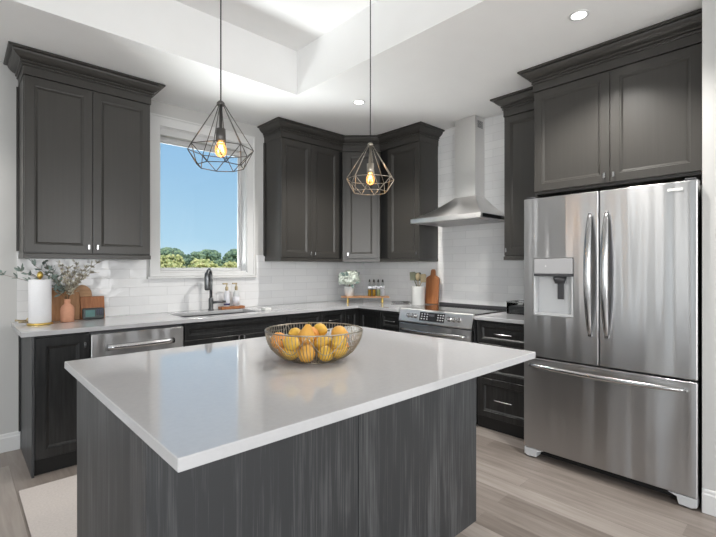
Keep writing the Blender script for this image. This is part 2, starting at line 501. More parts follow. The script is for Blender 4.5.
def copy_tree(o, parent=None):
    c = o.copy(); COL.objects.link(c); c.parent = parent
    for ch in list(o.children): copy_tree(ch, c)
    return c

# ------------------------------------------------------------ structure
XR, YB, ZC = 3.79, 3.95, 2.77
def struct(name, mb, mat, **k):
    return tag(obj(name, mb, mat, **k), kind='structure')
struct('floor', MB().box(-3.2, 4.0, -4.0, 4.1, -0.05, 0), 'floor')
# back wall with window opening
WX0, WX1, WZ0, WZ1 = 1.305, 2.155, 1.268, 2.56
struct('wall_back', MB().cells([-3.2, WX0, WX1, 4.0], [-0.05, WZ0, WZ1, 3.3], YB, YB+0.16, {(1, 1)}, 'y'), 'wall')
struct('wall_right', MB().box(XR, XR+.16, -.05, YB, 0, ZC), 'wall')
struct('wall_front_right', MB().box(2.93, XR, -4.0, 0.422, 0, ZC), 'wall')
struct('wall_left', MB().cells([-4.16, -2.6, -.6, .7, 1.6, 2.15, 2.6, 3.1, 3.4, 4.1], [-0.05, .4, 2.5, 3.3], -3.36, -3.2, {(1, 1), (3, 1), (5, 1), (7, 1)}, 'x'), 'wall')
struct('wall_rear', MB().cells([-3.36, -2.65, .25, 1.25, 2.75, 4.0], [-0.05, .35, 2.5, 3.3], -4.16, -4.0, {(1, 1), (3, 1)}, 'y'), 'wall')
TX0, TX1, TY0, TY1, TZ = -1.7, 2.11, -0.7, 3.005, 3.14
struct('ceiling', MB().cells([-3.2, TX0, TX1, 4.0], [-4.0, TY0, TY1, 4.0], ZC, TZ, {(1, 1)}, 'z'), 'ceil')
struct('ceiling_tray', MB().box(-3.2, 4.0, -4.0, 4.0, TZ, TZ+.15), 'ceil')

def baseboard(name, mb): return struct(name, mb, 'trim', bevel=.003)
def bb_prof(t=.015, h=.13): return [(0, 0), (t, 0), (t, h-.03), (t*.75, h-.022), (t*.7, h-.008), (t*.45, h), (0, h)]
baseboard('baseboard_back', MB().prism([(YB - a, z) for a, z in bb_prof()], -3.2, .345, 'x'))
baseboard('baseboard_right', MB().prism([(2.93 - a, z) for a, z in bb_prof()], -4.0, .422, 'y'))

# window
win = thing('window_1', 'white framed window above the kitchen sink', 'window', (1.73, YB, 1.3))
win['kind'] = 'structure'
del win['category']; del win['label']
def wobj(n, mb, m, **k): return obj(n, mb, m, win, **k)
cs = MB()
CX0, CX1, CZ0, CZ1 = 1.225, 2.235, 1.232, 2.645
cs.cells([CX0, WX0+.005, WX1-.005, CX1], [CZ0, WZ0-.005, WZ1-.005, CZ1], YB-.02, YB, {(1, 1)}, 'y')
wobj('casing', cs, 'trim', bevel=.004)
wobj('casing_edge', MB().cells([CX0-.002, CX0+.014, CX1-.014, CX1+.002], [CZ0-.002, CZ0+.014, CZ1-.014, CZ1+.002], YB-.028, YB-.0195, {(1, 1)}, 'y'), 'trim', bevel=.003)
wobj('jamb', MB().cells([WX0, WX0+.012, WX1-.012, WX1], [WZ0, WZ0+.012, WZ1-.012, WZ1], YB-.0, YB+.15, {(1, 1)}, 'y'), 'trim')
wobj('sash', MB().cells([WX0+.0125, WX0+.034, WX1-.034, WX1-.0125], [WZ0+.0125, WZ0+.034, WZ1-.112, WZ1-.0125], YB+.085, YB+.125, {(1, 1)}, 'y'), 'vinyl', bevel=.004)
wobj('glazing_bead', MB().cells([WX0+.0345, WX0+.042, WX1-.042, WX1-.0345], [WZ0+.0345, WZ0+.042, WZ1-.120, WZ1-.1125], YB+.095, YB+.115, {(1, 1)}, 'y'), 'lgrey', bevel=.002)
wobj('pane', MB().box(WX0+.042, WX1-.042, YB+.103, YB+.107, WZ0+.042, WZ1-.120), 'pane')
wobj('blind_cassette', MB().box(WX0+.013, WX1-.013, YB+.004, YB+.06, WZ1-.075, WZ1-.013), 'vinyl', bevel=.004)
wobj('sill', MB().box(CX0-.02, CX1+.02, YB-.035, YB, CZ0-.02, CZ0-.003), 'trim', bevel=.003)

# other windows, behind the camera
def rear_window(i, F, x0, x1, z0, z1, y):
    r = thing('window_%d' % i, '', '', F((.5*(x0+x1), y, z0))); r['kind'] = 'structure'
    m = MB(F)
    e = .04
    if x1-x0 > 1: m.cells([x0, x0+e, .5*(x0+x1)-e, .5*(x0+x1)+e, x1-e, x1], [z0, z0+e, z1-e, z1], y, y+.06, {(1, 1), (3, 1)}, 'y')
    else: m.cells([x0, x0+e, x1-e, x1], [z0, z0+e, z1-e, z1], y, y+.06, {(1, 1)}, 'y')
    obj('frame', m, 'trim', r)
    for k in ('label', 'category'):
        if k in r: del r[k]
LEFTF = Frame((0, 0), (0, 1), (-1, 0)); REARF = Frame((0, 0), (-1, 0), (0, -1))
rear_window(2, REARF, -.25, 2.65, .35, 2.5, 4.03)
rear_window(3, REARF, -2.75, -1.25, .35, 2.5, 4.03)
rear_window(4, LEFTF, -2.6, -.6, .4, 2.5, 3.23)
rear_window(5, LEFTF, .7, 1.6, .4, 2.5, 3.23)
rear_window(6, LEFTF, 2.15, 2.6, .4, 2.5, 3.23)
rear_window(7, LEFTF, 3.1, 3.4, .4, 2.5, 3.23)

# backsplash tile
bs = struct('backsplash_back', MB().cells([.325, CX0-.025, CX1+.025, XR-.008], [.914, CZ0-.022, 1.44], YB-.008, YB, {(1, 1)}, 'y'), 'tile')
uvproj(bs, 0, 2)
bs = struct('backsplash_right', MB().cells([1.40, 2.79, YB-.008], [.914, 1.44, ZC], XR-.008, XR, {(1, 1)}, 'x'), 'tile')
uvproj(bs, 1, 2)

# ------------------------------------------------------------ recessed lights
def recessed(x, y, label, key='rec'):
    r = thing('recessed_light', label, 'ceiling light', (x, y, ZC), 'recessed ceiling lights')
    obj('trim_ring', MB().lathe([(.040, ZC-.0005), (.055, ZC-.0005), (.054, ZC-.005), (.045, ZC-.007), (.040, ZC-.004)], (x, y), 32), 'trim', r)
    obj('lens', MB().lathe([(.0395, ZC-.0005), (.0395, ZC-.004)], (x, y), 32), 'lamp', r)
    l = bpy.data.lights.new('recessed_lamp', 'SPOT'); l.energy = LP[key]; l.spot_size = 2.2; l.spot_blend = .6
    l.shadow_soft_size = .04; l.color = (1, .97, .92)
    lo = bpy.data.objects.new('recessed_lamp', l); lo.location = (0, 0, -.02); lo.parent = r; COL.objects.link(lo)
recessed(2.63, .94, 'round recessed ceiling light in front of the refrigerator cabinet')
recessed(2.596, 2.759, 'round recessed ceiling light above the second pendant cord, near the corner cabinets')
recessed(-.5, 3.40, 'added round recessed ceiling light left of the window wall cabinets, outside the picture', 'recb')  # this lamp and the next two are added unseen, to brighten the kitchen
recessed(2.55, -.9, 'added round recessed ceiling light in the passage beside the living area, outside the picture', 'recb')
recessed(-2.3, 1.2, 'added round recessed ceiling light at the left living area windows, outside the picture', 'recb')

# ------------------------------------------------------------ cabinet parts
def door_mb(F, x0, x1, yf, z0, z1, t=.02, rail=.058):
    m = MB(F)
    rings = [(0, t), (0, .0015), (.0015, 0), (rail-.004, 0), (rail-.002, .003), (rail, .0035), (rail+.004, .004), (rail+.015, .0125), (rail+.016, .0125)]
    vs = []; fs = []
    for o, y in rings:
        vs += [(x0+o, yf+y, z0+o), (x1-o, yf+y, z0+o), (x1-o, yf+y, z1-o), (x0+o, yf+y, z1-o)]
    for i in range(len(rings)-1):
        for k in range(4):
            k2 = (k+1) % 4
            fs.append((4*i+k, 4*i+k2, 4*i+4+k2, 4*i+4+k))
    n = 4*(len(rings)-1)
    fs.append((n, n+1, n+2, n+3)); fs.append((3, 2, 1, 0))
    return m.add(vs, fs)

def knob(F, x, yf, z, parent, vertical=True):
    m = MB(F)
    m.box(x-.004, x+.004, yf-.018, yf, z-.004, z+.004)
    if vertical: m.box(x-.006, x+.006, yf-.028, yf-.018, z-.017, z+.017)
    else: m.box(x-.017, x+.017, yf-.028, yf-.018, z-.006, z+.006)
    obj('knob', m, 'chrome', parent, bevel=.001)

def pull(F, xc, yf, z, L, parent):
    m = MB(F)
    n = 9
    pts = [(xc-L/2+L*i/(n-1), yf-.026-.006*math.sin(PI*i/(n-1)), z) for i in range(n)]
    m.tube(pts, .0055, 8)
    for sx_ in (-1, 1):
        m.tube([(xc+sx_*(L/2-.012), yf, z), (xc+sx_*(L/2-.012), yf-.027, z)], .0045, 8)
    obj('handle', m, 'chrome', parent)

def sweep(F, path, prof, gs=None, ge=None):
    """path and ghosts in world xy; outward = right of travel"""
    m = MB()
    pts = [Vector((p[0], p[1])) for p in path]
    P0 = Vector(gs) if gs else None; P1 = Vector(ge) if ge else None
    n = len(pts); vs = []; fs = []
    nrm = lambda a, b: Vector(((b-a).y, -(b-a).x)).normalized()
    for i, p in enumerate(pts):
        a = pts[i-1] if i else P0; b = pts[i+1] if i < n-1 else P1
        n1 = nrm(a, p) if a is not None else None; n2 = nrm(p, b) if b is not None else None
        if n1 is None: mv = n2
        elif n2 is None: mv = n1
        else:
            s_ = n1+n2; mv = s_/(s_.length_squared)*2
        for o, z in prof: vs.append((p.x+mv.x*o, p.y+mv.y*o, z))
    k = len(prof)
    for i in range(n-1):
        for j in range(k):
            j2 = (j+1) % k
            fs.append((i*k+j, i*k+j2, (i+1)*k+j2, (i+1)*k+j))
    fs.append(tuple(range(k))); fs.append(tuple((n-1)*k+j for j in range(k-1, -1, -1)))
    return m.add(vs, fs)

ZT = ZC - .004
FRIEZE = [(-.02, 2.612), (.004, 2.612), (.004, 2.669), (-.02, 2.669)]
CROWN = [(-.02, 2.669), (.009, 2.669), (.013, 2.672), (.013, 2.679), (.007, 2.682), (.007, 2.687), (.017, 2.689), (.021, 2.693),
         (.021, 2.700), (.015, 2.703), (.022, 2.707), (.036, 2.714), (.050, 2.726), (.060, 2.740), (.063, 2.748), (.063, 2.751),
         (.080, 2.752), (.086, 2.755), (.086, ZT), (-.02, ZT)]
RAIL = [(-.018, 1.376), (.002, 1.376), (.002, 1.405), (-.002, 1.409), (-.018, 1.409)]
def wpath(F, pts): return [F((a, b, 0))[:2] for a, b in pts]

def upper(label, F, x0, x1, yf, yb, doors, loc, z0=1.376, zd0=1.415, zd1=2.606, crown_path=None, gs=None, ge=None,
          rail=True, crail=.058, name='wall_cabinet', group='dark wall cabinets', body_z0=None, fillers=(), scribe=None):
    r = thing(name, label, 'cabinet', loc, group)
    b = MB(F).box(x0, x1, yf+.021, yb, body_z0 or z0+.002, 2.70)
    obj('body', b, 'upper', r, bevel=.001)
    for (a, c, kx) in doors:
        d = obj('door', door_mb(F, a+.0015, c-.0015, yf, zd0, zd1, rail=crail), 'upper', r)
        if kx is not None: knob(F, kx, yf, zd0+.045, d)
    for i_, (a, c) in enumerate(fillers):
        obj('filler', MB(F).box(a, c, yf+.012, yf+.0205, z0+.034, 2.61), 'black', r)
    obj('frieze', sweep(F, crown_path, FRIEZE, gs, ge), 'upper', r, bevel=.001)
    obj('crown_moulding', sweep(F, crown_path, CROWN, gs, ge), 'upper', r)
    if rail: obj('light_rail', sweep(F, crown_path, RAIL, gs, ge), 'upper', r, bevel=.001)
    if scribe:
        for sxx in scribe: obj('scribe_strip', sxx, 'upper', r)
    return r

YF = 3.635
# left of the window
upper('tall two-door dark wall cabinet left of the window above the paper towels', BACK, .335, 1.138, YF, YB-.0005,
      [(.337, .737, .737-.028), (.737, 1.136, .737+.028)], (.7365, YB, 1.376),
      crown_path=[(.335, YB-.001), (.335, YF+.001), (1.138, YF+.001), (1.138, YB-.001)],
      scribe=[MB().box(.321, .334, YB-.022, YB-.0005, 1.43, 2.61)])
# right of the window
upper('two-door dark wall cabinet just right of the window, beside the corner cabinet', BACK, 2.36, 3.17, YF, YB-.009,
      [(2.362, 2.741, 2.741-.026), (2.741, 3.12, 2.741+.026)], (2.76, YB, 1.376),
      crown_path=[(2.36, YB-.001), (2.36, YF+.001), (3.17, YF+.001)], ge=(3.465, 3.34), fillers=[(3.122, 3.168)],
      scribe=[MB().box(2.346, 2.359, YB-.022, YB-.0005, 1.43, 2.61)])
# diagonal corner
wd = .417
rc = thing('corner_wall_cabinet', 'narrow single-door diagonal wall cabinet in the room corner behind the second pendant', 'cabinet', (3.55, 3.7, 1.376), 'dark wall cabinets')
b = MB().prism([(3.187, 3.655), (3.482, 3.36), (XR-.009, 3.36), (XR-.009, YB-.009), (3.187, YB-.009)], 1.378, 2.70, 'z')
obj('body', b, 'upper', rc)
d = obj('door', door_mb(DIAG, .035, wd-.035, 0, 1.415, 2.606, rail=.055), 'upper', rc)
knob(DIAG, .06, 0, 1.46, d)
pth = [(3.17, 3.636), (3.465, 3.341)]
for nm, pr in (('frieze', FRIEZE), ('crown_moulding', CROWN), ('light_rail', RAIL)):
    obj(nm, sweep(None, pth, pr, (2.4, 3.636), (3.465, 2.8)), 'upper', rc)
# right wall, left of hood
XF = 3.465
upper('single-door dark wall cabinet on the right wall, left of the range hood', RIGHT, -3.34, -2.78, XF, XR-.009,
      [(-3.225, -2.782, -2.81)], (XR, 3.06, 1.376), fillers=[(-3.338, -3.227)],
      crown_path=[(XF+.001, 3.34), (XF+.001, 2.78), (XR-.001, 2.78)], gs=(3.17, 3.636), crail=.062)
# right wall, right of hood
upper('dark wall cabinet between the range hood and the taller cabinet over the refrigerator', RIGHT, -1.852, -1.445, XF, XR-.009,
      [(-1.85, -1.447, -1.822)], (XR, 1.65, 1.376),
      crown_path=[(XR-.001, 1.852), (XF+.001, 1.852), (XF+.001, 1.4415)])
# over the fridge
FX = 3.14
rf = upper('deep two-door dark cabinet above the stainless refrigerator', RIGHT, -1.44, -.424, FX, XR-.009,
      [(-1.438, -.931, -.931-.028), (-.931, -.452, -.931+.028)], (XR, .93, 1.85), z0=1.85, zd0=1.872, zd1=2.606, body_z0=1.852,
      crown_path=[(3.372, 1.44), (FX+.001, 1.44), (FX+.001, .426)], rail=False, name='refrigerator_cabinet', fillers=())
obj('end_panel', MB(RIGHT).box(-1.44, -1.425, FX+.022, XR-.009, .0005, 1.851), 'upper', rf, bevel=.001)

# ------------------------------------------------------------ base cabinets
YBF, XBF, ZB = 3.335, 3.135, .882
def base(label, F, x0, x1, yf, yb, fronts, loc, kick=True, name='base_cabinet', side=None):
    r = thing(name, label, 'cabinet', loc, 'dark base cabinets')
    m = MB(F)
    if name == 'sink_cabinet':
        m.box(x0, x1, yf+.021, yb, .10, .69)
        m.box(x0, x0+.018, yf+.021, yb, .6905, ZB).box(x1-.018, x1, yf+.021, yb, .6905, ZB).box(x0+.0185, x1-.0185, yf+.021, yf+.06, .6905, ZB)
    else: m.box(x0, x1, yf+.021, yb, .10, ZB)
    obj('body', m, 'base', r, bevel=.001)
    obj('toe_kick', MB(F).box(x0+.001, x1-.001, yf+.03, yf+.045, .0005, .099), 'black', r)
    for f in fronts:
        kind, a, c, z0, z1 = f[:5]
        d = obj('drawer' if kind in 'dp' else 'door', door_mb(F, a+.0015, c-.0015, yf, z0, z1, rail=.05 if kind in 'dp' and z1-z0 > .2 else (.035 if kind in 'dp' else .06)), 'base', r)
        if kind == 'd': pull(F, .5*(a+c), yf+.003 if z1-z0 > .2 else yf+.006, .5*(z0+z1), .15, d)
        elif kind == 'o': knob(F, f[5], yf, f[6], d)
    return r
e1 = base('single-door dark base cabinet at the far left end of the counter', BACK, .362, .658, YBF, YB-.009,
     [('o', .362, .658, .105, .868, .658-.030, .80)], (.5, YB, 0))
obj('end_panel', MB().box(.346, .361, YBF, YB-.0005, .0005, ZB), 'island', e1, bevel=.001, label='grey end panel of the cabinet')  # bright-lit copy of the cabinet wood on this side
obj('scribe_strip', MB().box(.334, .3455, YB-.022, YB-.0005, .13, ZB), 'base', e1)
base('dark sink base cabinet with two doors below the faucet', BACK, 1.292, 2.225, YBF, YB-.009,
     [('p', 1.292, 2.225, .748, .868), ('o', 1.292, 1.76, .105, .743, 1.735, .722), ('o', 1.76, 2.225, .105, .743, 1.785, .722)], (1.76, YB, 0), name='sink_cabinet')
base('dark base cabinet right of the sink cabinet, behind the wire fruit bowl', BACK, 2.228, 2.63, YBF, YB-.009,
     [('d', 2.228, 2.63, .70, .868), ('o', 2.228, 2.63, .105, .695, 2.255, .66)], (2.43, YB, 0))
base('narrow dark base cabinet with drawer on the window wall next to the corner', BACK, 2.633, 2.935, YBF, YB-.009,
     [('d', 2.633, 2.935, .70, .868), ('o', 2.633, 2.935, .105, .695, 2.66, .66)], (2.78, YB, 0))
# L-shaped corner base
rc = thing('corner_base_cabinet', 'dark corner base cabinet with two doors meeting under the wooden riser', 'cabinet', (3.4, 3.6, 0), 'dark base cabinets')
b = MB().prism([(2.937, YBF+.021), (3.156, YBF+.021), (3.156, 3.015), (XR-.009, 3.015), (XR-.009, YB-.009), (2.937, YB-.009)], .10, ZB, 'z')
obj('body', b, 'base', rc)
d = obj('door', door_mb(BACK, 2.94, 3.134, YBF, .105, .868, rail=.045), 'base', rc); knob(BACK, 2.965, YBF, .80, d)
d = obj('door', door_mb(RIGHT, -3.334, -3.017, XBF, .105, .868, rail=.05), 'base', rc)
obj('toe_kick', MB().box(2.94, 3.18, YBF+.03, YBF+.045, .0005, .099).box(3.165, 3.18, 3.02, YBF+.029, .0005, .099), 'black', rc)
base('narrow dark base cabinet with drawer between the corner and the range', RIGHT, -3.012, -2.742, XBF, XR-.009,
     [('d', -3.012, -2.742, .70, .868), ('o', -3.012, -2.742, .105, .695, -2.77, .66)], (XR, 2.88, 0))
base('dark three-drawer base cabinet between the range and the refrigerator', RIGHT, -1.925, -1.442, XBF, XR-.009,
     [('d', -1.905, -1.442, .70, .868), ('d', -1.905, -1.442, .42, .695), ('d', -1.905, -1.442, .105, .415)], (XR, 1.66, 0), name='drawer_cabinet')

# countertops
SX0, SX1, SY0, SY1 = 1.33, 2.03, 3.44, 3.79
ct = MB().cells([.292, SX0, SX1, 3.108, XR-.0085], [2.742, 3.308, SY0, SY1, YB-.0085], .884, .914, {(0, 0), (1, 0), (2, 0), (1, 2)}, 'z')
tag(obj('countertop', ct, 'quartz', bevel=.002, loc=(.3, 3.3, .884)), 'white quartz countertop running under the window and round the corner to the range', 'countertop')
tag(obj('countertop', MB().box(3.108, XR-.0085, 1.4425, 1.932, .884, .914), 'quartz', bevel=.006, seg=3, loc=(3.4, 1.7, .884)), 'short white quartz countertop between the range and the refrigerator', 'countertop')

# sink
sk = thing('sink', 'undermount stainless sink set in the white counter below the window', 'sink', (1.68, 3.6, .88))
m = MB()
def basin(m, x0, x1, y0, y1, z0, z1, t=.004):
    m.box(x0, x1, y0, y1, z0, z0+t)
    m.box(x0, x0+t, y0, y1, z0+t, z1).box(x1-t, x1, y0, y1, z0+t, z1)
    m.box(x0+t, x1-t, y0, y0+t, z0+t, z1).box(x0+t, x1-t, y1-t, y1, z0+t, z1)
basin(m, SX0-.004, SX1+.004, SY0-.004, SY1+.004, .70, .8835)
obj('basin', m, 'sink', sk)
obj('drain', MB().lathe([(.04, .7045), (.04, .708), (.025, .708), (.022, .706)], (1.68, 3.62), 20), 'chrome', sk)

# faucet
fx, fy = 1.739, 3.86
fc = thing('faucet', 'dark grey pull-down kitchen faucet standing behind the sink', 'faucet', (fx, fy, .914))
obj('base', MB().lathe([(.027, .9145), (.027, .925), (.021, .93), (.021, 1.02), (.018, 1.03)], (fx, fy), 24), 'gun', fc)
dx, dy = -.068, -.076
pts = [(fx, fy, 1.02), (fx, fy, 1.12), (fx, fy, 1.235)]
for i in range(1, 13):
    t = PI*i/12
    q = .5*(1-math.cos(t))
    pts.append((fx+dx*q, fy+dy*q, 1.235+.058*math.sin(t)))
pts.append((fx+dx, fy+dy, 1.225))
obj('neck', MB().tube(pts, .0135, 12), 'gun', fc)
obj('spray_head', MB().lathe([(.015, 1.268), (.024, 1.255), (.0265, 1.22), (.0265, 1.125), (.023, 1.107), (.016, 1.105)], (fx+dx, fy+dy), 20), 'gun', fc)
obj('lever', MB().tube([(fx+.015, fy-.01, .985), (fx+.05, fy-.03, .99), (fx+.115, fy-.065, .992)], [.012, .011, .010], 12), 'gun', fc)

# soap tray & bottles
st = tag(obj('soap_tray', MB().cells([1.835, 1.84, 2.07, 2.075], [3.835, 3.84, 3.915, 3.92], .915, .938, {}, 'z'), 'walnut', bevel=.003, loc=(1.95, 3.88, .915)),
         'small reddish wooden tray behind the sink holding two bottles', 'tray')
def soap(x, label, body, lab):
    y = 3.878
    r = thing('soap_bottle', label, 'bottle', (x, y, .9385), 'soap bottles by the sink')
    obj('body', MB().lathe([(.026, .9385), (.029, .945), (.029, 1.06), (.020, 1.085), (.012, 1.09)], (x, y), 20), body, r)
    obj('pump', MB().lathe([(.012, 1.0905), (.014, 1.10), (.014, 1.125), (.006, 1.13), (.006, 1.15)], (x, y), 14).box(x-.04, x+.006, y-.008, y+.008, 1.15, 1.163), 'sand', r, label='wooden coloured pump')
    obj('label', MB().lathe([(.0295, .95), (.0295, .968)] if lab == 'soapd' else [(.0295, .955), (.0295, 1.03)], (x, y), 20), lab, r)
soap(1.905, 'left white soap bottle with a dark band at its foot on the sink tray', 'soapw', 'soapd')
soap(2.003, 'right pale grey soap bottle on the sink tray', 'lgrey', 'soapw')

sp = MB().box(2.07, 2.135, 3.45, 3.53, .9145, .940)
tag(obj('sponge', sp, 'ceramic', bevel=.005, loc=(2.1, 3.49, .9145)), 'small white block sponge on the counter at the right end of the sink', 'sponge')
# ------------------------------------------------------------ dishwasher
dw = thing('dishwasher', 'stainless steel dishwasher with bar handle under the counter left of the sink', 'dishwasher', (.97, YBF, 0))
obj('body', MB().box(.664, 1.286, YBF+.031, YB-.02, .01, .872), 'dsteel', dw)
obj('door', MB().box(.667, 1.283, YBF-.002, YBF+.03, .11, .858), 'steel', dw, bevel=.004)
obj('toe_kick', MB().box(.67, 1.28, YBF+.05, YBF+.065, .0005, .105), 'black', dw)
m = MB()
m.tube([(.76+.44*i/10, YBF-.030-.014*math.sin(PI*i/10), .765) for i in range(11)], .022, 12, flat=1)
for q in (.775, 1.185): m.box(q-.012, q+.012, YBF-.036, YBF-.002, .755, .775)
obj('handle', m, 'chrome', dw)

# ------------------------------------------------------------ range
Y0, Y1 = 1.937, 2.737
rg = thing('range', 'stainless slide-in electric range with black glass cooktop below the hood', 'range', (3.4, 2.337, 0))
RX = 3.115
obj('body', MB().box(RX+.03, XR-.02, Y0+.002, Y1-.002, .09, .895), 'dsteel', rg)
obj('toe_kick', MB().box(RX+.06, RX+.08, Y0+.01, Y1-.01, .0005, .088), 'black', rg)
# cooktop glass
obj('cooktop', MB().box(RX+.035, XR-.055, Y0+.003, Y1-.003, .896, .922), 'glassblack', rg, bevel=.003)
obj('rear_vent_rail', MB().box(XR-.054, XR-.012, Y0+.003, Y1-.003, .896, .945), 'dgrey', rg, bevel=.004)
# sloping control panel
pr = [(RX+.034, .925), (RX+.034, .80), (RX-.02, .80), (RX-.022, .812), (RX+.006, .918), (RX+.014, .925)]
obj('control_panel', MB().prism([(a, z) for a, z in pr], Y0+.002, Y1-.002, 'y') if False else MB(Frame((0, 0), (1, 0), (0, 1))).prism(pr, Y0+.002, Y1-.002, 'y'), 'steel_hood', rg, bevel=.002)
slope = Vector((.028, 0, .106)).normalized(); nrm_ = Vector((-.106, 0, .028)).normalized()
cp = Vector((RX-.008, 0, .865))
def on_panel(y, s, d): return tuple(cp + slope*s + nrm_*d + Vector((0, y, 0)))
def panel_plate(ya, yb, s0, s1, d0, d1, mb=None):
    mb = mb or MB()
    vs = [on_panel(y, s_, d_) for y in (ya, yb) for s_ in (s0, s1) for d_ in (d0, d1)]
    return mb.add(vs, [(0, 1, 3, 2), (4, 6, 7, 5), (0, 4, 5, 1), (2, 3, 7, 6), (0, 2, 6, 4), (1, 5, 7, 3)])
dsp = obj('display', panel_plate(2.215, 2.49, -.038, .042, .0002, .003), 'panelblack', rg)
kb = MB()
for i in range(3):
    for j in range(3):
        obj('button', panel_plate(2.455-.03*j, 2.47-.03*j, -.024+.022*i, -.014+.022*i, .0031, .0042), 'grey', dsp)
        obj('button', panel_plate(2.223+.026*j, 2.238+.026*j, -.024+.022*i, -.014+.022*i, .0031, .0042), 'grey', dsp)
obj('screen', panel_plate(2.325, 2.385, .008, .028, .0031, .004), 'dgrey', dsp)
for y in (2.615, 2.575, 2.535, 2.165, 2.115, 2.065):
    c0 = Vector(on_panel(y, .0, .001)); m = MB()
    m.tube([tuple(c0), tuple(c0+nrm_*.004), tuple(c0+nrm_*.005), tuple(c0+nrm_*.028), tuple(c0+nrm_*.031)], [.021, .021, .016, .015, .012], 18)
    k_ = obj('control_knob', m, 'chrome', rg)
    panel_plate(y-.0025, y+.0025, -.014, .014, .0325, .038, mb := MB())
    obj('grip', mb, 'chrome', k_)
obj('oven_door', MB().box(RX-.018, RX+.029, Y0+.006, Y1-.006, .26, .792), 'steel', rg, bevel=.005)
obj('door_window', MB().box(RX-.0195, RX-.0185, Y0+.13, Y1-.13, .36, .64), 'glassblack', rg)
obj('storage_drawer', MB().box(RX-.014, RX+.029, Y0+.006, Y1-.006, .10, .252), 'steel', rg, bevel=.004)
m = MB()
m.tube([(RX-.045-.028*math.sin(PI*i/14), Y1-.05-(Y1-Y0-.10)*i/14, .735) for i in range(15)], .013, 10)
for y in (Y0+.06, Y1-.06): m.box(RX-.05, RX-.018, y-.012, y+.012, .727, .743)
obj('oven_handle', m, 'chrome', rg)

# ------------------------------------------------------------ hood
hd = thing('range_hood', 'stainless steel chimney range hood mounted above the range', 'range hood', (XR, 2.34, 1.743))
HX, HY0, HY1 = 3.262, 1.955, 2.727
CXX, CY0, CY1 = 3.615, 2.225, 2.455
XH = XR-.0085
m = MB()
lip = .040; z0 = 1.743
# canopy: concave pyramid rings
rings = []
for i in range(9):
    t = i/8
    q = t**0.9
    zz = z0+lip+(2.0-z0-lip)*(0.80*t+0.20*t**2.0)
    rings.append((HX+(CXX-HX)*q, HY0+(CY0-HY0)*q, HY1+(CY1-HY1)*q, zz))
vs = [(HX, HY0, z0), (HX, HY1, z0), (XH, HY1, z0), (XH, HY0, z0)]
for a, b_, c_, zz in rings: vs += [(a, b_, zz), (a, c_, zz), (XH, c_, zz), (XH, b_, zz)]
fs = [(0, 1, 2, 3)]
nr = len(rings)+1
for i in range(nr-1):
    for k in range(4): fs.append((4*i+k, 4*i+(k+1) % 4, 4*i+4+(k+1) % 4, 4*i+4+k))
n = 4*(nr-1); fs.append((n+3, n+2, n+1, n))
m.add(vs, fs)
obj('canopy', m, 'steel_hood', hd)
obj('underside_filter', MB().box(HX+.04, XH-.03, HY0+.04, HY1-.04, z0-.006, z0-.0005), 'grey', hd)
obj('chimney', MB().box(CXX, XH, CY0, CY1, 2.001, ZC-.004), 'steel_hood', hd, bevel=.002)
obj('dark_side_strip', MB().box(HX+.03, XH-.05, HY0-.003, HY0-.0005, z0+.006, z0+lip-.004), 'glassblack', hd)  # black glass strip along the right side of the lip
m = MB()
for i in range(7): m.box(CXX+.04, CXX+.13, CY0-.002, CY0-.0003, 2.66+.010*i, 2.665+.010*i)
obj('vent_slots', m, 'dgrey', hd)

# ------------------------------------------------------------ refrigerator
FXF = 2.90; FY0, FY1 = .437, 1.401; FS = .921
fr = thing('refrigerator', 'stainless french-door refrigerator with water dispenser and bottom freezer drawer', 'refrigerator', (FXF, .92, 0))
obj('body', MB().box(FXF+.076, XR-.06, FY0+.004, FY1-.004, .05, 1.772), 'dsteel', fr, bevel=.004)
DY0, DY1, DZ0, DZ1 = 1.073, 1.328, .99, 1.372
ld = obj('door', MB().cells([FS+.003, DY0, DY1, FY1], [.703, DZ0, DZ1, 1.785], FXF, FXF+.07, {(1, 1)}, 'x'), 'steel', fr, bevel=.006, seg=3)
rd = obj('door', MB().box(FXF, FXF+.07, FY0, FS-.003, .703, 1.785), 'steel', fr, bevel=.006, seg=3)
fd = obj('freezer_drawer', MB().box(FXF, FXF+.07, FY0, FY1, .068, .692), 'steel', fr, bevel=.006, seg=3)
dp = obj('dispenser', MB().box(FXF+.052, FXF+.066, DY0+.001, DY1-.001, DZ0+.001, DZ1-.001), 'lgrey', ld)
obj('dispenser_panel', MB().box(FXF-.004, FXF+.0515, DY0+.002, DY1-.002, 1.27, DZ1-.002), 'grey', dp, bevel=.003)
obj('dispenser_lip', MB().box(FXF-.006, FXF+.0515, DY0+.002, DY1-.002, 1.253, 1.2695), 'dgrey', dp, bevel=.002)
obj('dispenser_frame', MB().cells([DY0+.0005, DY0+.008, DY1-.008, DY1-.0005], [DZ0+.0005, DZ0+.008, 1.2525], FXF-.003, FXF+.051, {(1, 1)}, 'x'), 'lgrey', dp)
obj('dispenser_nozzle', MB().lathe([(.032, 1.205), (.045, 1.25)], (FXF+.022, 1.165), 16, sx=.55), 'dgrey', dp)
obj('paddle', MB().box(FXF+.036, FXF+.044, 1.145, 1.185, 1.10, 1.205), 'dgrey', dp, bevel=.002)
obj('drip_tray', MB().box(FXF+.004, FXF+.051, DY0+.01, DY1-.01, DZ0+.0085, DZ0+.013), 'grey', dp)
obj('indicator_light', MB().box(FXF-.005, FXF-.0042, 1.243, 1.251, 1.317, 1.325), 'ceramic', dp)
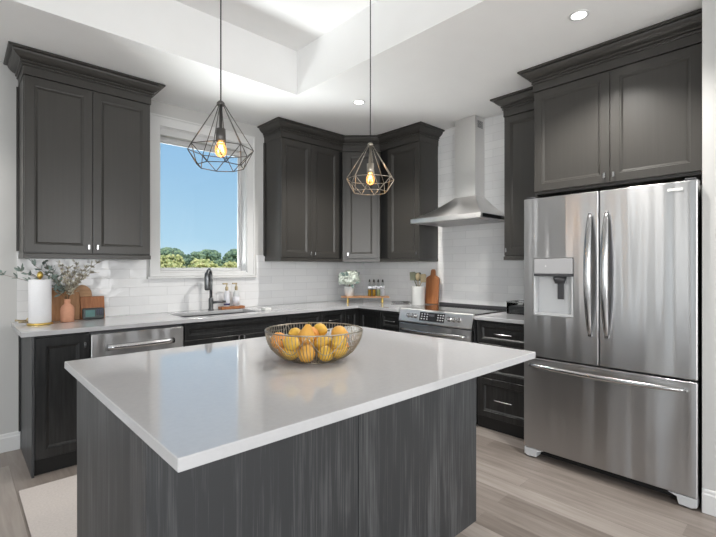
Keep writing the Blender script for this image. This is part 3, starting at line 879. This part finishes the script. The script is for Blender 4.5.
for s_, par in ((1, ld), (-1, rd)):
    m = MB(); n = 22; yc = FS + s_*.047
    pts = []; rr = []
    for i in range(n+1):
        t = i/n
        pts.append((FXF-.012-.052*math.sin(PI*t)**.75, yc, .885+.765*t))
        rr.append(.010+.012*math.sin(PI*t)**.6)
    m.tube(pts, rr, 12, flat=.7)
    for zz in (.893, 1.642): m.box(FXF-.018, FXF-.0, yc-.010, yc+.010, zz-.012, zz+.012)
    obj('handle', m, 'chrome', par)
m = MB(); n = 24; pts = []; rr = []
for i in range(n+1):
    t = i/n
    pts.append((FXF-.012-.050*math.sin(PI*t)**.6, FY1-.05-(FY1-FY0-.10)*t, .645)); rr.append(.010+.007*math.sin(PI*t)**.5)
m.tube(pts, rr, 12)
for yy in (FY0+.058, FY1-.058): m.box(FXF-.018, FXF, yy-.012, yy+.012, .635, .655)
obj('handle', m, 'chrome', fd)
obj('badge', MB().box(FXF-.003, FXF-.0002, .500, .570, 1.733, 1.748), 'ceramic', rd, bevel=.001, label='small pale badge near the top corner')
obj('base_grille', MB().box(FXF+.075, FXF+.09, FY0+.05, FY1-.05, .012, .066), 'black', fr)
for y0_, y1_ in ((FY1-.085, FY1-.003), (FY0+.003, FY0+.085)):
    inner = y0_ if y0_ > 1 else y1_
    outer = y1_ if y0_ > 1 else y0_
    m = MB().prism([(outer, .018), (outer, .064), (inner+(inner-outer)*.6, .064), (inner+(inner-outer)*.1, .05), (inner, .012), (.3*inner+.7*outer, .008)], FXF+.004, FXF+.074, 'x')
    obj('foot_cover', m, 'lgrey', fr, bevel=.002)
    obj('foot', MB().lathe([(.018, .0005), (.018, .010)], (FXF+.04, .5*(y0_+y1_)), 14), 'black', fr)
obj('hinge_cover', MB().box(FXF+.02, FXF+.16, FY0+.01, FY0+.06, 1.786, 1.80), 'dgrey', fr, bevel=.003)
obj('hinge_cover', MB().box(FXF+.02, FXF+.16, FY1-.06, FY1-.01, 1.786, 1.80), 'dgrey', fr, bevel=.003)

# ------------------------------------------------------------ island
IX0, IX1, IY0, IY1 = .366, 1.968, 1.205, 2.085
isl = thing('kitchen_island', 'charcoal stained wooden kitchen island base in the foreground', 'kitchen island', (1.167, 1.64, 0))
obj('body', MB().box(IX0+.018, IX1-.018, IY0+.018, IY1-.018, .0005, .882), 'island', isl)
sm_ = 1.132
obj('front_panel', MB().box(IX0+.0, sm_-.0015, IY0, IY0+.0175, .0005, .8825), 'island', isl, bevel=.0015)
obj('front_panel', MB().box(sm_+.0015, IX1, IY0, IY0+.0175, .0005, .8825), 'island', isl, bevel=.0015)
obj('end_panel', MB().box(IX0, IX0+.0175, IY0+.018, IY1, .0005, .8825), 'island', isl, bevel=.0015)
obj('end_panel', MB().box(IX1-.0175, IX1, IY0+.018, IY1, .0005, .8825), 'island', isl, bevel=.0015)
for a, c in ((IX0+.02, .88), (.88, 1.42), (1.42, IX1-.02)):
    F = Frame((0, IY1), (-1, 0), (0, -1))
    d = obj('door', door_mb(F, -c+.003, -a-.003, -.003, .105, .868), 'island', isl)
    knob(F, -c+.035, -.003, .82, d)
tag(obj('island_countertop', MB().box(.337, 1.997, .906, 2.175, .8835, .914), 'quartz', bevel=.0025, loc=(1.167, 1.54, .8835)),
    'large white quartz slab on top of the charcoal island', 'countertop')

# rug
rg_ = MB().box(.27, 2.02, 2.40, 3.18, .0008, .011)
tag(obj('rug', rg_, 'rug', bevel=.004, loc=(1.1, 2.9, 0)), 'cream runner rug on the floor between island and sink cabinets', 'rug')

# ------------------------------------------------------------ fruit bowl
bx_, by_ = 1.133, 1.487
def bowl_r(z):  # radius for height 0..1
    t = max(0, min(1, z)); return .100 + (.207-.100)*(1-(1-t)**2.0)**.62
BZ = .9145; BH = .128
bw = thing('fruit_bowl', 'round champagne wire bowl of fruit on the island', 'bowl', (bx_, by_, BZ))
m = MB()
NR = 90
for k in range(NR):
    a = 2*PI*k/NR
    m.tube([(bx_+bowl_r(t/7)*math.cos(a), by_+bowl_r(t/7)*math.sin(a), BZ+.002+BH*t/7) for t in range(8)], .0015, 4)
obj('wire_ribs', m, 'wire2', bw)
def ring(m, r, z, rad, n=48): m.tube([(bx_+r*math.cos(2*PI*i/n), by_+r*math.sin(2*PI*i/n), z) for i in range(n)], rad, 6, True)
m = MB(); ring(m, bowl_r(1), BZ+.003+BH, .0030)
obj('rim', m, 'wire2', bw)
m = MB(); ring(m, .100, BZ+.003, .0026); ring(m, .065, BZ+.003, .0015); ring(m, .03, BZ+.003, .0015)
for k in range(12):
    a = 2*PI*k/12; m.tube([(bx_, by_, BZ+.0025), (bx_+.1*math.cos(a), by_+.1*math.sin(a), BZ+.0025)], .0013, 4)
obj('base_ring', m, 'wire2', bw)
m = MB()
for k in range(8):   # hanging loops under the rim
    pts = []
    for i in range(13):
        a = 2*PI*(k+(i/12))/8; zt = 1-.62*math.sin(PI*i/12)
        r_ = bowl_r(zt)+.002; pts.append((bx_+r_*math.cos(a), by_+r_*math.sin(a), BZ+.002+BH*zt))
    m.tube(pts, .0016, 5)
obj('loop_wires', m, 'wire2', bw)
def fruit(kind, x, y, z, r, label, ang):
    mat = {'lemon': 'lemon', 'orange': 'orange', 'pear': 'gold'}[kind]
    prof = {'lemon': [(.02, -1.25), (.10, -1.18), (.45, -.92), (.82, -.5), (.97, 0), (.82, .5), (.45, .92), (.12, 1.16), (.02, 1.25)],
            'orange': [(.02, -.96), (.3, -.92), (.66, -.72), (.92, -.36), (1, 0), (.92, .36), (.66, .72), (.3, .92), (.02, .94)],
            'pear': [(.02, -.93), (.4, -.90), (.8, -.62), (1, -.15), (.92, .25), (.66, .62), (.46, .98), (.36, 1.2), (.18, 1.34), (.02, 1.36)]}[kind]
    m = MB(); m.lathe([(a*r, b*r) for a, b in prof], (0, 0), 20)
    root = obj(kind, m, mat, loc=(0, 0, 0)); tag(root, label, 'fruit', 'fruit in the wire bowl')
    top = prof[-1][1]*r
    s_ = obj('stalk', MB().tube([(0, 0, top-.003), (0, .001, top+.004), (.002, .002, top+.009)], [.0028, .0022, .0026], 6), 'stalk', root)
    root.location = (x, y, z); root.rotation_euler = ang
    return root
FR = [('orange', -.115, .055, .037, .036, 'orange at the left side of the wire bowl'),
      ('lemon', -.075, -.055, .034, .031, 'yellow lemon at the lower left front of the wire bowl'),
      ('orange', -.125, -.025, .040, .034, 'orange lying lower left against the bowl wires'),
      ('pear', -.01, -.085, .036, .033, 'golden pear at the bottom front middle of the bowl'),
      ('lemon', .055, -.075, .035, .031, 'yellow lemon at the front right of centre in the bowl'),
      ('lemon', .095, -.015, .036, .032, 'yellow lemon toward the right of the bowl beside the orange'),
      ('orange', .135, .035, .048, .036, 'bright orange at the right side of the wire bowl'),
      ('pear', -.03, .015, .038, .035, 'golden pear in the middle layer of the bowl'),
      ('lemon', .045, .040, .037, .033, 'yellow lemon near the centre back of the bowl'),
      ('orange', -.045, .095, .038, .036, 'orange at the back left of the bowl'),
      ('lemon', .055, .115, .038, .032, 'yellow lemon at the back right of the bowl'),
      ('pear', -.022, -.028, .094, .033, 'golden pear topmost in the middle of the heap'),
      ('lemon', .045, -.018, .092, .030, 'yellow lemon on top of the heap right of the pear'),
      ('lemon', -.078, .02, .090, .029, 'yellow lemon on top of the heap left of the pear'),
      ('orange', .10, .075, .093, .033, 'orange on top of the heap at the back right')]
FR += [('orange', -.03, .06, .12, .034, 'orange on top of the heap toward the back of the bowl'),
       ('lemon', .02, .09, .11, .031, 'yellow lemon on top of the heap at the far side of the bowl'),
       ('orange', -.10, .0, .11, .033, 'orange on top of the heap at the left of the bowl'),
       ('pear', .10, .01, .12, .031, 'golden pear on top of the heap at the right of the bowl'),
       ('lemon', -.06, -.07, .11, .030, 'yellow lemon on top of the heap at the front left of the bowl'),
       ('lemon', .07, -.07, .11, .030, 'yellow lemon on top of the heap at the front right of the bowl')]
rt = (math.sin(ANG), -math.cos(ANG)); fw = (math.cos(ANG), math.sin(ANG))
P_ = [[a*.95, b_*.95, z+.004, r*1.1*(1.10 if k != 'orange' else 1.0)] for (k, a, b_, z, r, lab) in FR]
for it in range(400):
    for i in range(len(P_)):
        for j in range(i):
            A_, B_ = P_[i], P_[j]
            d = Vector(A_[:3])-Vector(B_[:3]); L = d.length or 1e-4; mn = (A_[3]+B_[3])*1.01
            if L < mn:
                d *= .5*(mn-L)/L
                for q in range(3): A_[q] += d[q]; B_[q] -= d[q]
    for A_ in P_:
        if it < 330: A_[2] -= .0004
        A_[2] = max(A_[2], A_[3]+.006)
        R_ = bowl_r(min(1, max(0, (A_[2]-A_[3]*.45)/BH)))-A_[3]*.98-.004
        h = math.hypot(A_[0], A_[1])
        if h > R_: A_[0] *= R_/h; A_[1] *= R_/h
FR = [(k, p[0]/.92, p[1]/.92, p[2]-.003, r, lab) for (k, a, b_, z, r, lab), p in zip(FR, P_)]
for i, (k, a, b_, z, r, lab) in enumerate(FR):
    X = bx_+rt[0]*a*.92+fw[0]*b_*.92; Y = by_+rt[1]*a*.92+fw[1]*b_*.92
    ang = (random.uniform(1.2, 1.9), 0, random.uniform(0, 6)) if k != 'orange' else (random.uniform(0, .6), 0, random.uniform(0, 6))
    if i == 11: ang = (.15, .1, 0)
    fruit(k, X, Y, BZ+z+.003, r*1.1, lab, ang)

# ------------------------------------------------------------ pendants
def pendant(x, y, label, mat):
    zt = 1.942; r = thing('pendant_light', label, 'pendant light', (x, y, TZ), 'wire cage pendant lights')
    obj('ceiling_canopy', MB().lathe([(.06, TZ-.0005), (.06, TZ-.018), (.02, TZ-.025)], (x, y), 24), 'cord', r)
    obj('cord', MB().tube([(x, y, TZ-.025), (x, y, 2.4), (x, y, zt+.0)], .0028, 8), 'cord', r)
    m = MB()
    N = 8; W = .124; zw = 1.765; B = .088; zb = 1.700
    off = ANG + .12
    wide = [(x+W*math.cos(off+2*PI*k/N), y+W*math.sin(off+2*PI*k/N), zw) for k in range(N)]
    low = [(x+B*math.cos(off+2*PI*(k+.5)/N), y+B*math.sin(off+2*PI*(k+.5)/N), zb) for k in range(N)]
    R = .0017
    for k in range(N):
        a = off+2*PI*k/N
        m.tube([(x+.012*math.cos(a), y+.012*math.sin(a), zt), wide[k]], R, 6)
        m.tube([wide[k], wide[(k+1) % N]], R, 6)
        m.tube([low[k], low[(k+1) % N]], R, 6)
        m.tube([wide[k], low[k]], R, 6); m.tube([wide[(k+1) % N], low[k]], R, 6)
    m.lathe([(.013, zt-.006), (.015, zt-.004), (.015, zt+.004), (.008, zt+.012)], (x, y), 16)
    obj('cage', m, mat, r)
    obj('socket', MB().lathe([(.006, zt), (.006, 1.850), (.018, 1.846), (.019, 1.799), (.016, 1.796)], (x, y), 20), mat, r)
    bl = obj('bulb', MB().lathe([(.012, 1.7955), (.014, 1.790), (.020, 1.778), (.0225, 1.764), (.020, 1.749), (.012, 1.740), (.002, 1.737)], (x, y), 20), 'bulb', r)
    m = MB()
    for k in range(5):
        a = 2*PI*k/5; b2 = 2*PI*(k+.5)/5
        m.tube([(x+.006*math.cos(a), y+.006*math.sin(a), 1.785), (x+.012*math.cos(b2), y+.012*math.sin(b2), 1.755), (x+.006*math.cos(a+1.25), y+.006*math.sin(a+1.25), 1.785)], .0013, 5)
    obj('filament', m, 'filament', bl)
    l = bpy.data.lights.new('bulb_light', 'POINT'); l.energy = 0.6; l.color = (1, .68, .35); l.shadow_soft_size = .02
    lo = bpy.data.objects.new('bulb_light', l); lo.location = (0, 0, 1.765-TZ); lo.parent = r; COL.objects.link(lo)
pendant(.749, 1.575, 'dark wire cage pendant hanging in front of the window', 'wire')
pendant(1.563, 1.575, 'pale wire cage pendant hanging in front of the corner cabinet', 'wire2')

# ------------------------------------------------------------ left counter things
Z1 = .9145
# paper towels
px, py = .432, 3.705
ph = thing('paper_towel_holder', 'brass paper towel stand at the left end of the counter', 'paper towel holder', (px, py, Z1))
obj('base', MB().lathe([(.074, Z1), (.076, Z1+.004), (.074, Z1+.011), (.012, Z1+.013)], (px, py), 32), 'brass', ph)
obj('rod', MB().tube([(px, py, Z1+.012), (px, py, 1.245)], .006, 10), 'brass', ph)
obj('finial', MB().lathe([(.008, 1.235), (.017, 1.245), (.019, 1.262), (.012, 1.28), (.003, 1.286)], (px, py), 18), 'brass', ph)
m = MB(); n = 32; vs = []; fs = []
for (r_, z_) in ((.02, Z1+.0135), (.066, Z1+.0135), (.066, 1.228), (.02, 1.228)):
    for k in range(n): a = 2*PI*k/n; vs.append((px+r_*math.cos(a), py+r_*math.sin(a), z_))
for i in range(4):
    j = (i+1) % 4
    for k in range(n): fs.append((i*n+k, i*n+(k+1) % n, j*n+(k+1) % n, j*n+k))
m.add(vs, fs); m.sm = [True if i // n in (0, 2) and False else False for i in range(len(fs))]
pr_ = obj('paper_roll', m, 'paper', loc=(px, py, Z1+.0135)); tag(pr_, 'white paper towel roll on the brass stand', 'paper towel')
bv = pr_.modifiers.new('b', 'BEVEL'); bv.width = .003; bv.limit_method = 'ANGLE'; bv.angle_limit = .8
for p in pr_.data.polygons: p.use_smooth = abs(p.normal.z) < .5

# wooden scoops beside
def scoop(x, y, ang, z, label):
    m = MB(Frame((x, y), (math.cos(ang), math.sin(ang)), (-math.sin(ang), math.cos(ang))))
    m.tube([(0, 0, z+.012), (.03, 0, z+.014), (.055, 0, z+.018), (.07, 0, z+.020)], [.006, .005, .006, .008], 8)
    m.ball((-.022, 0, z+.017), .024, 12, 8, sz=.65)
    tag(obj('wooden_scoop', m, 'sand', loc=(x, y, z)), label, 'scoop', 'wooden scoops by the paper towels')
scoop(.375, 3.81, -2.4, Z1, 'lower wooden scoop lying left of the paper towels')
scoop(.372, 3.86, -2.75, Z1+.006, 'upper wooden scoop lying left of the paper towels against the wall')

# cutting boards leaning on wall
def board(name, pts, y0, lean, t, mat, label, hole=None, F=None):
    m = MB(F or BACK)
    mm = MB(); mm.prism(pts, 0, t, 'y')
    vs = []
    for (a, b_, c_) in mm.v: vs.append((a, y0 + b_ + (c_-Z1)*lean, c_))
    m.add(vs, mm.f)
    o = obj(name, m, mat, bevel=.003, loc=(.6, 3.9, Z1) if F is None else (3.68, 2.8, Z1))
    tag(o, label, 'cutting board', 'wooden cutting boards')
    return o
board('cutting_board', [(.470, Z1), (.700, Z1), (.700, 1.115), (.665, 1.15), (.640, 1.158), (.505, 1.158), (.470, 1.12)], 3.862, .16, .014, 'wood',
      'large brown cutting board leaning behind the terracotta vase')
arch = [(.655, Z1), (.790, Z1)] + [(.7225+.0675*math.cos(t*PI/10), 1.10+.075*math.sin(t*PI/10)) for t in range(11)]
board('cutting_board', arch, 3.905, .09, .010, 'wood2', 'light arched cutting board rising behind the dark teal box')
board('cutting_board', [(.705, Z1), (.868, Z1), (.868, 1.085), (.705, 1.085)], 3.86, .18, .012, 'walnut',
      'low rectangular reddish cutting board leaning right of the vase')
# teal box
tb = thing('storage_tin', 'small dark slate tin with teal front in front of the cutting boards', 'tin', (.775, 3.815, Z1))
obj('body', MB().box(.705, .850, 3.80, 3.84, Z1, 1.000), 'tealdark', tb, bevel=.012, seg=3)
obj('front_plate', MB().box(.722, .785, 3.7965, 3.7995, Z1+.02, .985), 'teal', tb, bevel=.002)
m = MB()
for i in range(4):
    m.tube([(.795+.012*i, 3.798, .945), (.80+.012*i, 3.797, .965), (.795+.012*i, 3.797, .985), (.803+.012*i, 3.798, .995)], .0025, 6)
obj('scroll_ornament', m, 'violet', tb)

# terracotta vase and branches
vx, vy = .600, 3.755
vp = [(.038, Z1), (.043, Z1+.004), (.044, Z1+.08), (.043, Z1+.098), (.034, Z1+.118), (.022, Z1+.128), (.0195, Z1+.135), (.0195, Z1+.160), (.022, Z1+.165), (.016, Z1+.166), (.015, Z1+.12)]
tag(obj('terracotta_vase', MB().lathe(vp, (vx, vy), 28), 'terra', loc=(vx, vy, Z1)), 'peach terracotta bottle vase holding dried branches', 'vase')
def branch(name, label, tips, matl, L, W, mats='stem', base_z=Z1+.13, dens=7, bx=vx, by=vy, group=None, sub=2):
    r = thing(name, label, 'branch', (bx, by, base_z), group)
    ms = MB(); ml = MB()
    for (tx, ty, tz) in tips:
        p0 = Vector((bx+random.uniform(-.006, .006), by+random.uniform(-.006, .006), base_z)); p3 = Vector((tx, ty, tz))
        p1 = p0+Vector((0, 0, (tz-base_z)*.5)); pts = []
        for i in range(10):
            t = i/9
            pts.append(p0*(1-t)**2+p1*2*t*(1-t)+p3*t*t)
        ms.tube([tuple(q) for q in pts], [.0022*(1-.5*i/9) for i in range(10)], 5)
        for i in range(3, 10):
            for k in range(dens):
                d = (pts[i]-pts[i-1]).normalized()
                side = Vector((random.uniform(-1, 1), random.uniform(-1, .6), random.uniform(-.3, .9)))
                dd = (d*.7+side.normalized()).normalized()
                if k < sub:
                    q = pts[i]+dd*random.uniform(.015, .035)
                    ms.tube([tuple(pts[i]), tuple(q)], .0010, 4)
                    ml.leaf(q, dd, (random.uniform(-1, 1), random.uniform(-1, 0), 1), L*random.uniform(.7, 1.1), W)
                else:
                    ml.leaf(pts[i], dd, (random.uniform(-1, 1), random.uniform(-1, 0), 1), L*random.uniform(.7, 1.2), W)
    obj('stems', ms, mats, r); obj('leaves', ml, matl, r)
random.seed(3)
branch('dried_branch', 'cream dried branches fanning up to the right out of the terracotta vase',
       [(.60, 3.73, 1.30), (.66, 3.76, 1.33), (.72, 3.78, 1.31), (.80, 3.80, 1.345), (.69, 3.72, 1.24), (.56, 3.75, 1.32), (.745, 3.74, 1.27)], 'dried', .026, .012, dens=11)
branch('eucalyptus_branch', 'grey green eucalyptus sprigs reaching left over the paper towel roll',
       [(.235, 3.72, 1.262), (.40, 3.70, 1.325), (.46, 3.78, 1.33), (.33, 3.76, 1.285)], 'leaf', .040, .020, dens=5, bx=vx-.004, by=vy+.004, sub=1)

# ------------------------------------------------------------ corner riser
cc = (3.408, 3.52)
RF = Frame(cc, rt, fw)   # local x = along the board, y = away
rr_ = thing('wooden_riser', 'wooden riser shelf on brass legs in the counter corner', 'riser', (*cc, Z1))
obj('board', MB(RF).box(-.272, .272, -.085, .085, .972, .987), 'wood', rr_, bevel=.003)
for sx_ in (-1, 1):
    for sy_ in (-1, 1):
        m = MB(RF); x_ = sx_*.195; y_ = sy_*.06
        m.lathe([(.010, Z1), (.014, Z1+.006), (.008, Z1+.014), (.013, Z1+.028), (.008, Z1+.042), (.015, .9715)], (x_, y_), 12)
        obj('leg', m, 'brass', rr_)
# hydrangea pot
pt = RF((-.177, -.0, 0))
fp = thing('flower_pot', 'white ribbed pot standing on the left end of the wooden riser', 'pot', (pt[0], pt[1], .9875))
m = MB(); prof = [(.042, .9875), (.046, .992), (.058, 1.085), (.062, 1.097), (.058, 1.099), (.050, 1.085)]
vs = []; fs = []; n = 48
for r_, z_ in prof:
    for k in range(n):
        a = 2*PI*k/n; q = r_*(1+.03*math.cos(16*a)); vs.append((pt[0]+q*math.cos(a), pt[1]+q*math.sin(a), z_))
for i in range(len(prof)-1):
    for k in range(n): fs.append((i*n+k, i*n+(k+1) % n, (i+1)*n+(k+1) % n, (i+1)*n+k))
fs.append(tuple(range(n-1, -1, -1))); fs.append(tuple((len(prof)-1)*n+k for k in range(n)))
m.add(vs, fs, True); obj('pot', m, 'ceramic', fp)
hy = thing('hydrangea', 'pale green hydrangea bouquet in the white ribbed pot', 'flowers', (pt[0], pt[1], 1.09))
heads = [(-.065, -.02, 1.165, .062), (.045, -.03, 1.175, .064), (-.01, .03, 1.225, .062), (-.015, -.065, 1.16, .058), (.075, .02, 1.165, .048), (-.08, .0, 1.21, .045), (.05, 0, 1.225, .05)]
for (a, b_, z_, r_) in heads:
    m = MB(RF)
    for k in range(120):
        t = math.acos(random.uniform(-.6, 1)); ph_ = random.uniform(0, 2*PI)
        d = Vector((math.sin(t)*math.cos(ph_), math.sin(t)*math.sin(ph_), math.cos(t)))
        c_ = Vector((-.177+a, b_, z_))+d*r_*random.uniform(.75, 1)
        s0 = d.orthogonal().normalized(); s1 = d.cross(s0)
        for q in range(4):
            ag = q*PI/2+ph_; dd = s0*math.cos(ag)+s1*math.sin(ag)
            m.leaf(c_, dd+d*.25, d, .019, .017, .1)
    obj('flower_head', m, 'petal', hy)
m = MB(RF)
for (a, b_, z_, dx_, dz_) in ((-.07, 0, 1.16, -1, .5), (.075, 0, 1.215, .7, .8), (.06, -.02, 1.225, .3, 1), (-.085, -.02, 1.17, -.7, .8), (-.02, -.05, 1.21, -.3, 1), (.05, -.06, 1.15, 1, -.1), (-.05, -.05, 1.22, -.6, .5), (.02, -.07, 1.13, .2, -.4)):
    m.leaf((-.177+a, b_, z_), (dx_, -.3, dz_), (0, -1, .3), .06, .034)
obj('leaves', m, 'hleaf', hy)
obj('stems', MB(RF).tube([(-.177, 0, 1.086), (-.177, 0, 1.15)], .006, 6).tube([(-.18, 0, 1.086), (-.22, 0, 1.15)], .003, 6).tube([(-.174, 0, 1.086), (-.15, 0, 1.15)], .003, 6), 'stem', hy)
# oil bottles
for i, (u, mt, lab) in enumerate(((.052, 'oil', 'leftmost glass bottle of amber oil on the wooden riser'), (.100, 'oil', 'second bottle from the left on the riser, with amber oil'),
                              (.150, 'oilgreen', 'third bottle from the left on the riser, pale green oil'), (.200, 'soapw', 'rightmost bottle on the wooden riser, with whitish contents'))):
    q = RF((u, -.02, 0)); c_ = (q[0], q[1]); z_ = .9875
    r = thing('oil_bottle', lab, 'bottle', (*c_, z_), 'bottles on the wooden riser')
    obj('bottle', MB().lathe([(.0195, z_), (.0215, z_+.004), (.0215, z_+.115), (.017, z_+.13), (.009, z_+.142), (.009, z_+.16)], c_, 18), 'clear', r)
    obj('contents', MB().lathe([(.0185, z_+.003), (.0195, z_+.005), (.0195, z_+.075)], c_, 18), mt, r)
    obj('label', MB().lathe([(.0218, z_+.082), (.0218, z_+.112)], c_, 18), 'soapw', r)
    obj('cap', MB().lathe([(.010, z_+.1605), (.011, z_+.175), (.006, z_+.188), (.003, z_+.192)], c_, 14), 'cord', r)

# ------------------------------------------------------------ crock, utensils, board beside range
kx, ky = 3.60, 2.905
cr_ = tag(obj('utensil_crock', MB().lathe([(.062, Z1), (.068, Z1+.006), (.070, Z1+.18), (.073, Z1+.19), (.073, Z1+.197), (.066, Z1+.197), (.062, Z1+.18)], (kx, ky), 32), 'ceramic', loc=(kx, ky, Z1)),
          'white ceramic crock holding kitchen utensils beside the range', 'crock')
def utensil(name, lab, a, b_, mat, kind, h=.0):
    m = MB(RF0 := Frame((kx, ky), rt, fw))
    x0_, y0_ = a*.25, b_*.25
    z0_ = Z1+.1985
    m.tube([(x0_, y0_, z0_-.0), (a*.8, b_*.8, 1.18+h)], .005, 8)
    c_ = (a, b_, 1.215+h)
    if kind == 'spoon': m.ball(c_, .026, 12, 8, sz=1.5)
    elif kind == 'spatula': m.prism([(a-.028, 1.165+h), (a+.028, 1.165+h), (a+.032, 1.245+h), (a+.02, 1.255+h), (a-.032, 1.25+h)], b_-.004, b_+.004, 'y')
    else:
        for q in range(6):
            t = q*PI/6; m.tube([(a+.024*math.sin(PI*j/8)*math.cos(t), b_+.024*math.sin(PI*j/8)*math.sin(t), 1.17+h+.085*j/8) for j in range(9)], .002, 5)
    tag(obj(name, m, mat, loc=(kx, ky, z0_)), lab, 'utensil', 'utensils in the crock')
utensil('spatula', 'dark green spatula leaning left in the crock', -.058, 0, 'olive', 'spatula', .012)
utensil('wooden_spoon', 'sandy wooden spoon in the middle of the crock', -.008, -.032, 'sand', 'spoon')
utensil('slotted_turner', 'olive turner standing at the back of the crock', .005, .04, 'olive', 'spatula', .005)
utensil('wooden_turner', 'broad sandy wooden turner leaning right in the crock', .052, -.01, 'sand', 'spatula', -.01)
tr_ = MB(Frame((3.64, 3.19), rt, fw))
tr_.lathe([(.08, .9145), (.09, .917), (.105, .927), (.108, .929), (.105, .931), (.090, .921), (.05, .919), (.002, .919)], (0, 0), 32, sy=.6)
tag(obj('oval_dish', tr_, 'chrome', loc=(3.64, 3.19, .9145)), 'flat silvery oval dish lying on the counter between the riser and the crock', 'dish')
BF = Frame((3.70, 2.895), (0, -1), (1, 0))
pts = [(0, Z1), (.175, Z1), (.175, 1.185), (.165, 1.20), (.12, 1.222), (.115, 1.27), (.105, 1.285), (.07, 1.285), (.06, 1.27), (.055, 1.222), (.01, 1.20), (0, 1.185)]
pts = [(a*.97, z+.0087) for a, z in pts]
board('paddle_board', pts, 0, .08, .016, 'walnut', 'tall reddish paddle cutting board with a handle, leaning on the wall beside the crock', F=BF)

# ------------------------------------------------------------ clear caddy by the fridge
cd = thing('acrylic_caddy', 'clear caddy with dark napkins on the short counter beside the refrigerator', 'caddy', (3.58, 1.69, Z1))
m = MB(); basin(m, 3.48, 3.70, 1.56, 1.835, Z1, 1.012, .004); obj('box', m, 'clear', cd)
m = MB().cells([3.478, 3.486, 3.694, 3.702], [1.558, 1.566, 1.829, 1.837], 1.0125, 1.020, {(1, 1)}, 'z'); obj('rim', m, 'chrome', cd)
nk = MB()
for i in range(5): nk.box(3.49, 3.69, 1.572, 1.822, Z1+.0055+.012*i, Z1+.0165+.012*i)
tag(obj('napkin_stack', nk, 'dsteel', bevel=.003, loc=(3.58, 1.69, Z1+.005)), 'dark grey folded napkins lying in the clear caddy', 'napkins')
m = MB()
for i in range(4):
    yy = 1.60+.035*i
    m.tube([(3.52, yy, .990), (3.55, yy+.01, 1.005), (3.58, yy+.02, .992), (3.61, yy+.01, 1.004), (3.64, yy, .990)], .006, 6)
tag(obj('napkin_ring_set', m, 'cord', loc=(3.58, 1.65, .985)), 'black loops lying on the napkins in the clear caddy', 'napkin rings')

# ------------------------------------------------------------ outdoors
g = struct('ground', MB().box(-150, 250, 4.3, 260, -.45, -.40), 'grass')
def tree_proto(name, mat, h, wdt, nb, seed, trunk=True):
    random.seed(seed)
    r = thing(name, '', 'tree', (0, 0, 0)); m = MB()
    for k in range(nb):
        a = random.uniform(0, 2*PI); t = random.random()**.6; zz = random.uniform(.22, .95)
        env = math.sqrt(max(0, 1-((zz-.5)/.55)**2))
        c_ = (wdt*t*env*math.cos(a), wdt*t*env*math.sin(a), h*zz)
        m.ball(c_, random.uniform(.045, .10)*h, 6, 5, .25)
    for i in range(len(m.sm)): m.sm[i] = False
    obj('crown', m, mat, r)
    if trunk: obj('trunk', MB().tube([(0, 0, 0), (.05, 0, h*.3), (0, .05, h*.6)], [.03*h, .022*h, .01*h], 8), 'bark', r)
    return r
protos = [tree_proto('tree', 'treedark', 6.6, 3.3, 260, 11), tree_proto('tree', 'treedark', 5.6, 3.6, 260, 12)]
random.seed(21)
spots = [(14+6.7*i, 80) for i in range(8)] + [(17.3+8.0*i, 95) for i in range(7)] + [(21+9*i, 108) for i in range(6)]
for i, (X, Y) in enumerate(spots):
    o = protos[i] if i < 2 else copy_tree(protos[i % 2])
    o.location = (X+random.uniform(-.4, .4), Y+random.uniform(-1, 1), -.4); o.rotation_euler = (0, 0, random.uniform(0, 6))
    s_ = random.uniform(.74, .84) if Y < 85 else random.uniform(.86, .95)*(1 if Y < 100 else 1.12); o.scale = (s_, s_, s_*random.uniform(.86, 1.05))
    tag(o, 'dark green tree in the distant treeline seen through the window', 'tree', 'dark trees in the far treeline')
yp = [tree_proto('shrub', 'treeyel', 4.4, 2.8, 230, 31), tree_proto('shrub', 'treeyel', 3.3, 2.8, 230, 32)]
spots = [(13+4.9*i, 52) for i in range(6)] + [(15.4+5.0*i, 60) for i in range(6)] + [(14+5.2*i, 68) for i in range(7)]
for i, (X, Y) in enumerate(spots):
    o = yp[i] if i < 2 else copy_tree(yp[i % 2])
    o.location = (X+random.uniform(-.3, .3), Y+random.uniform(-.6, .6), -.5); o.rotation_euler = (0, 0, random.uniform(0, 6))
    q = random.uniform(.62, .80); o.scale = (q, q, q*(random.uniform(.55, .8) if Y < 55 else random.uniform(.8, 1.25)))
    tag(o, 'sunlit yellow green shrub before the distant treeline outside the window', 'shrub', 'yellow green shrubs beyond the window')
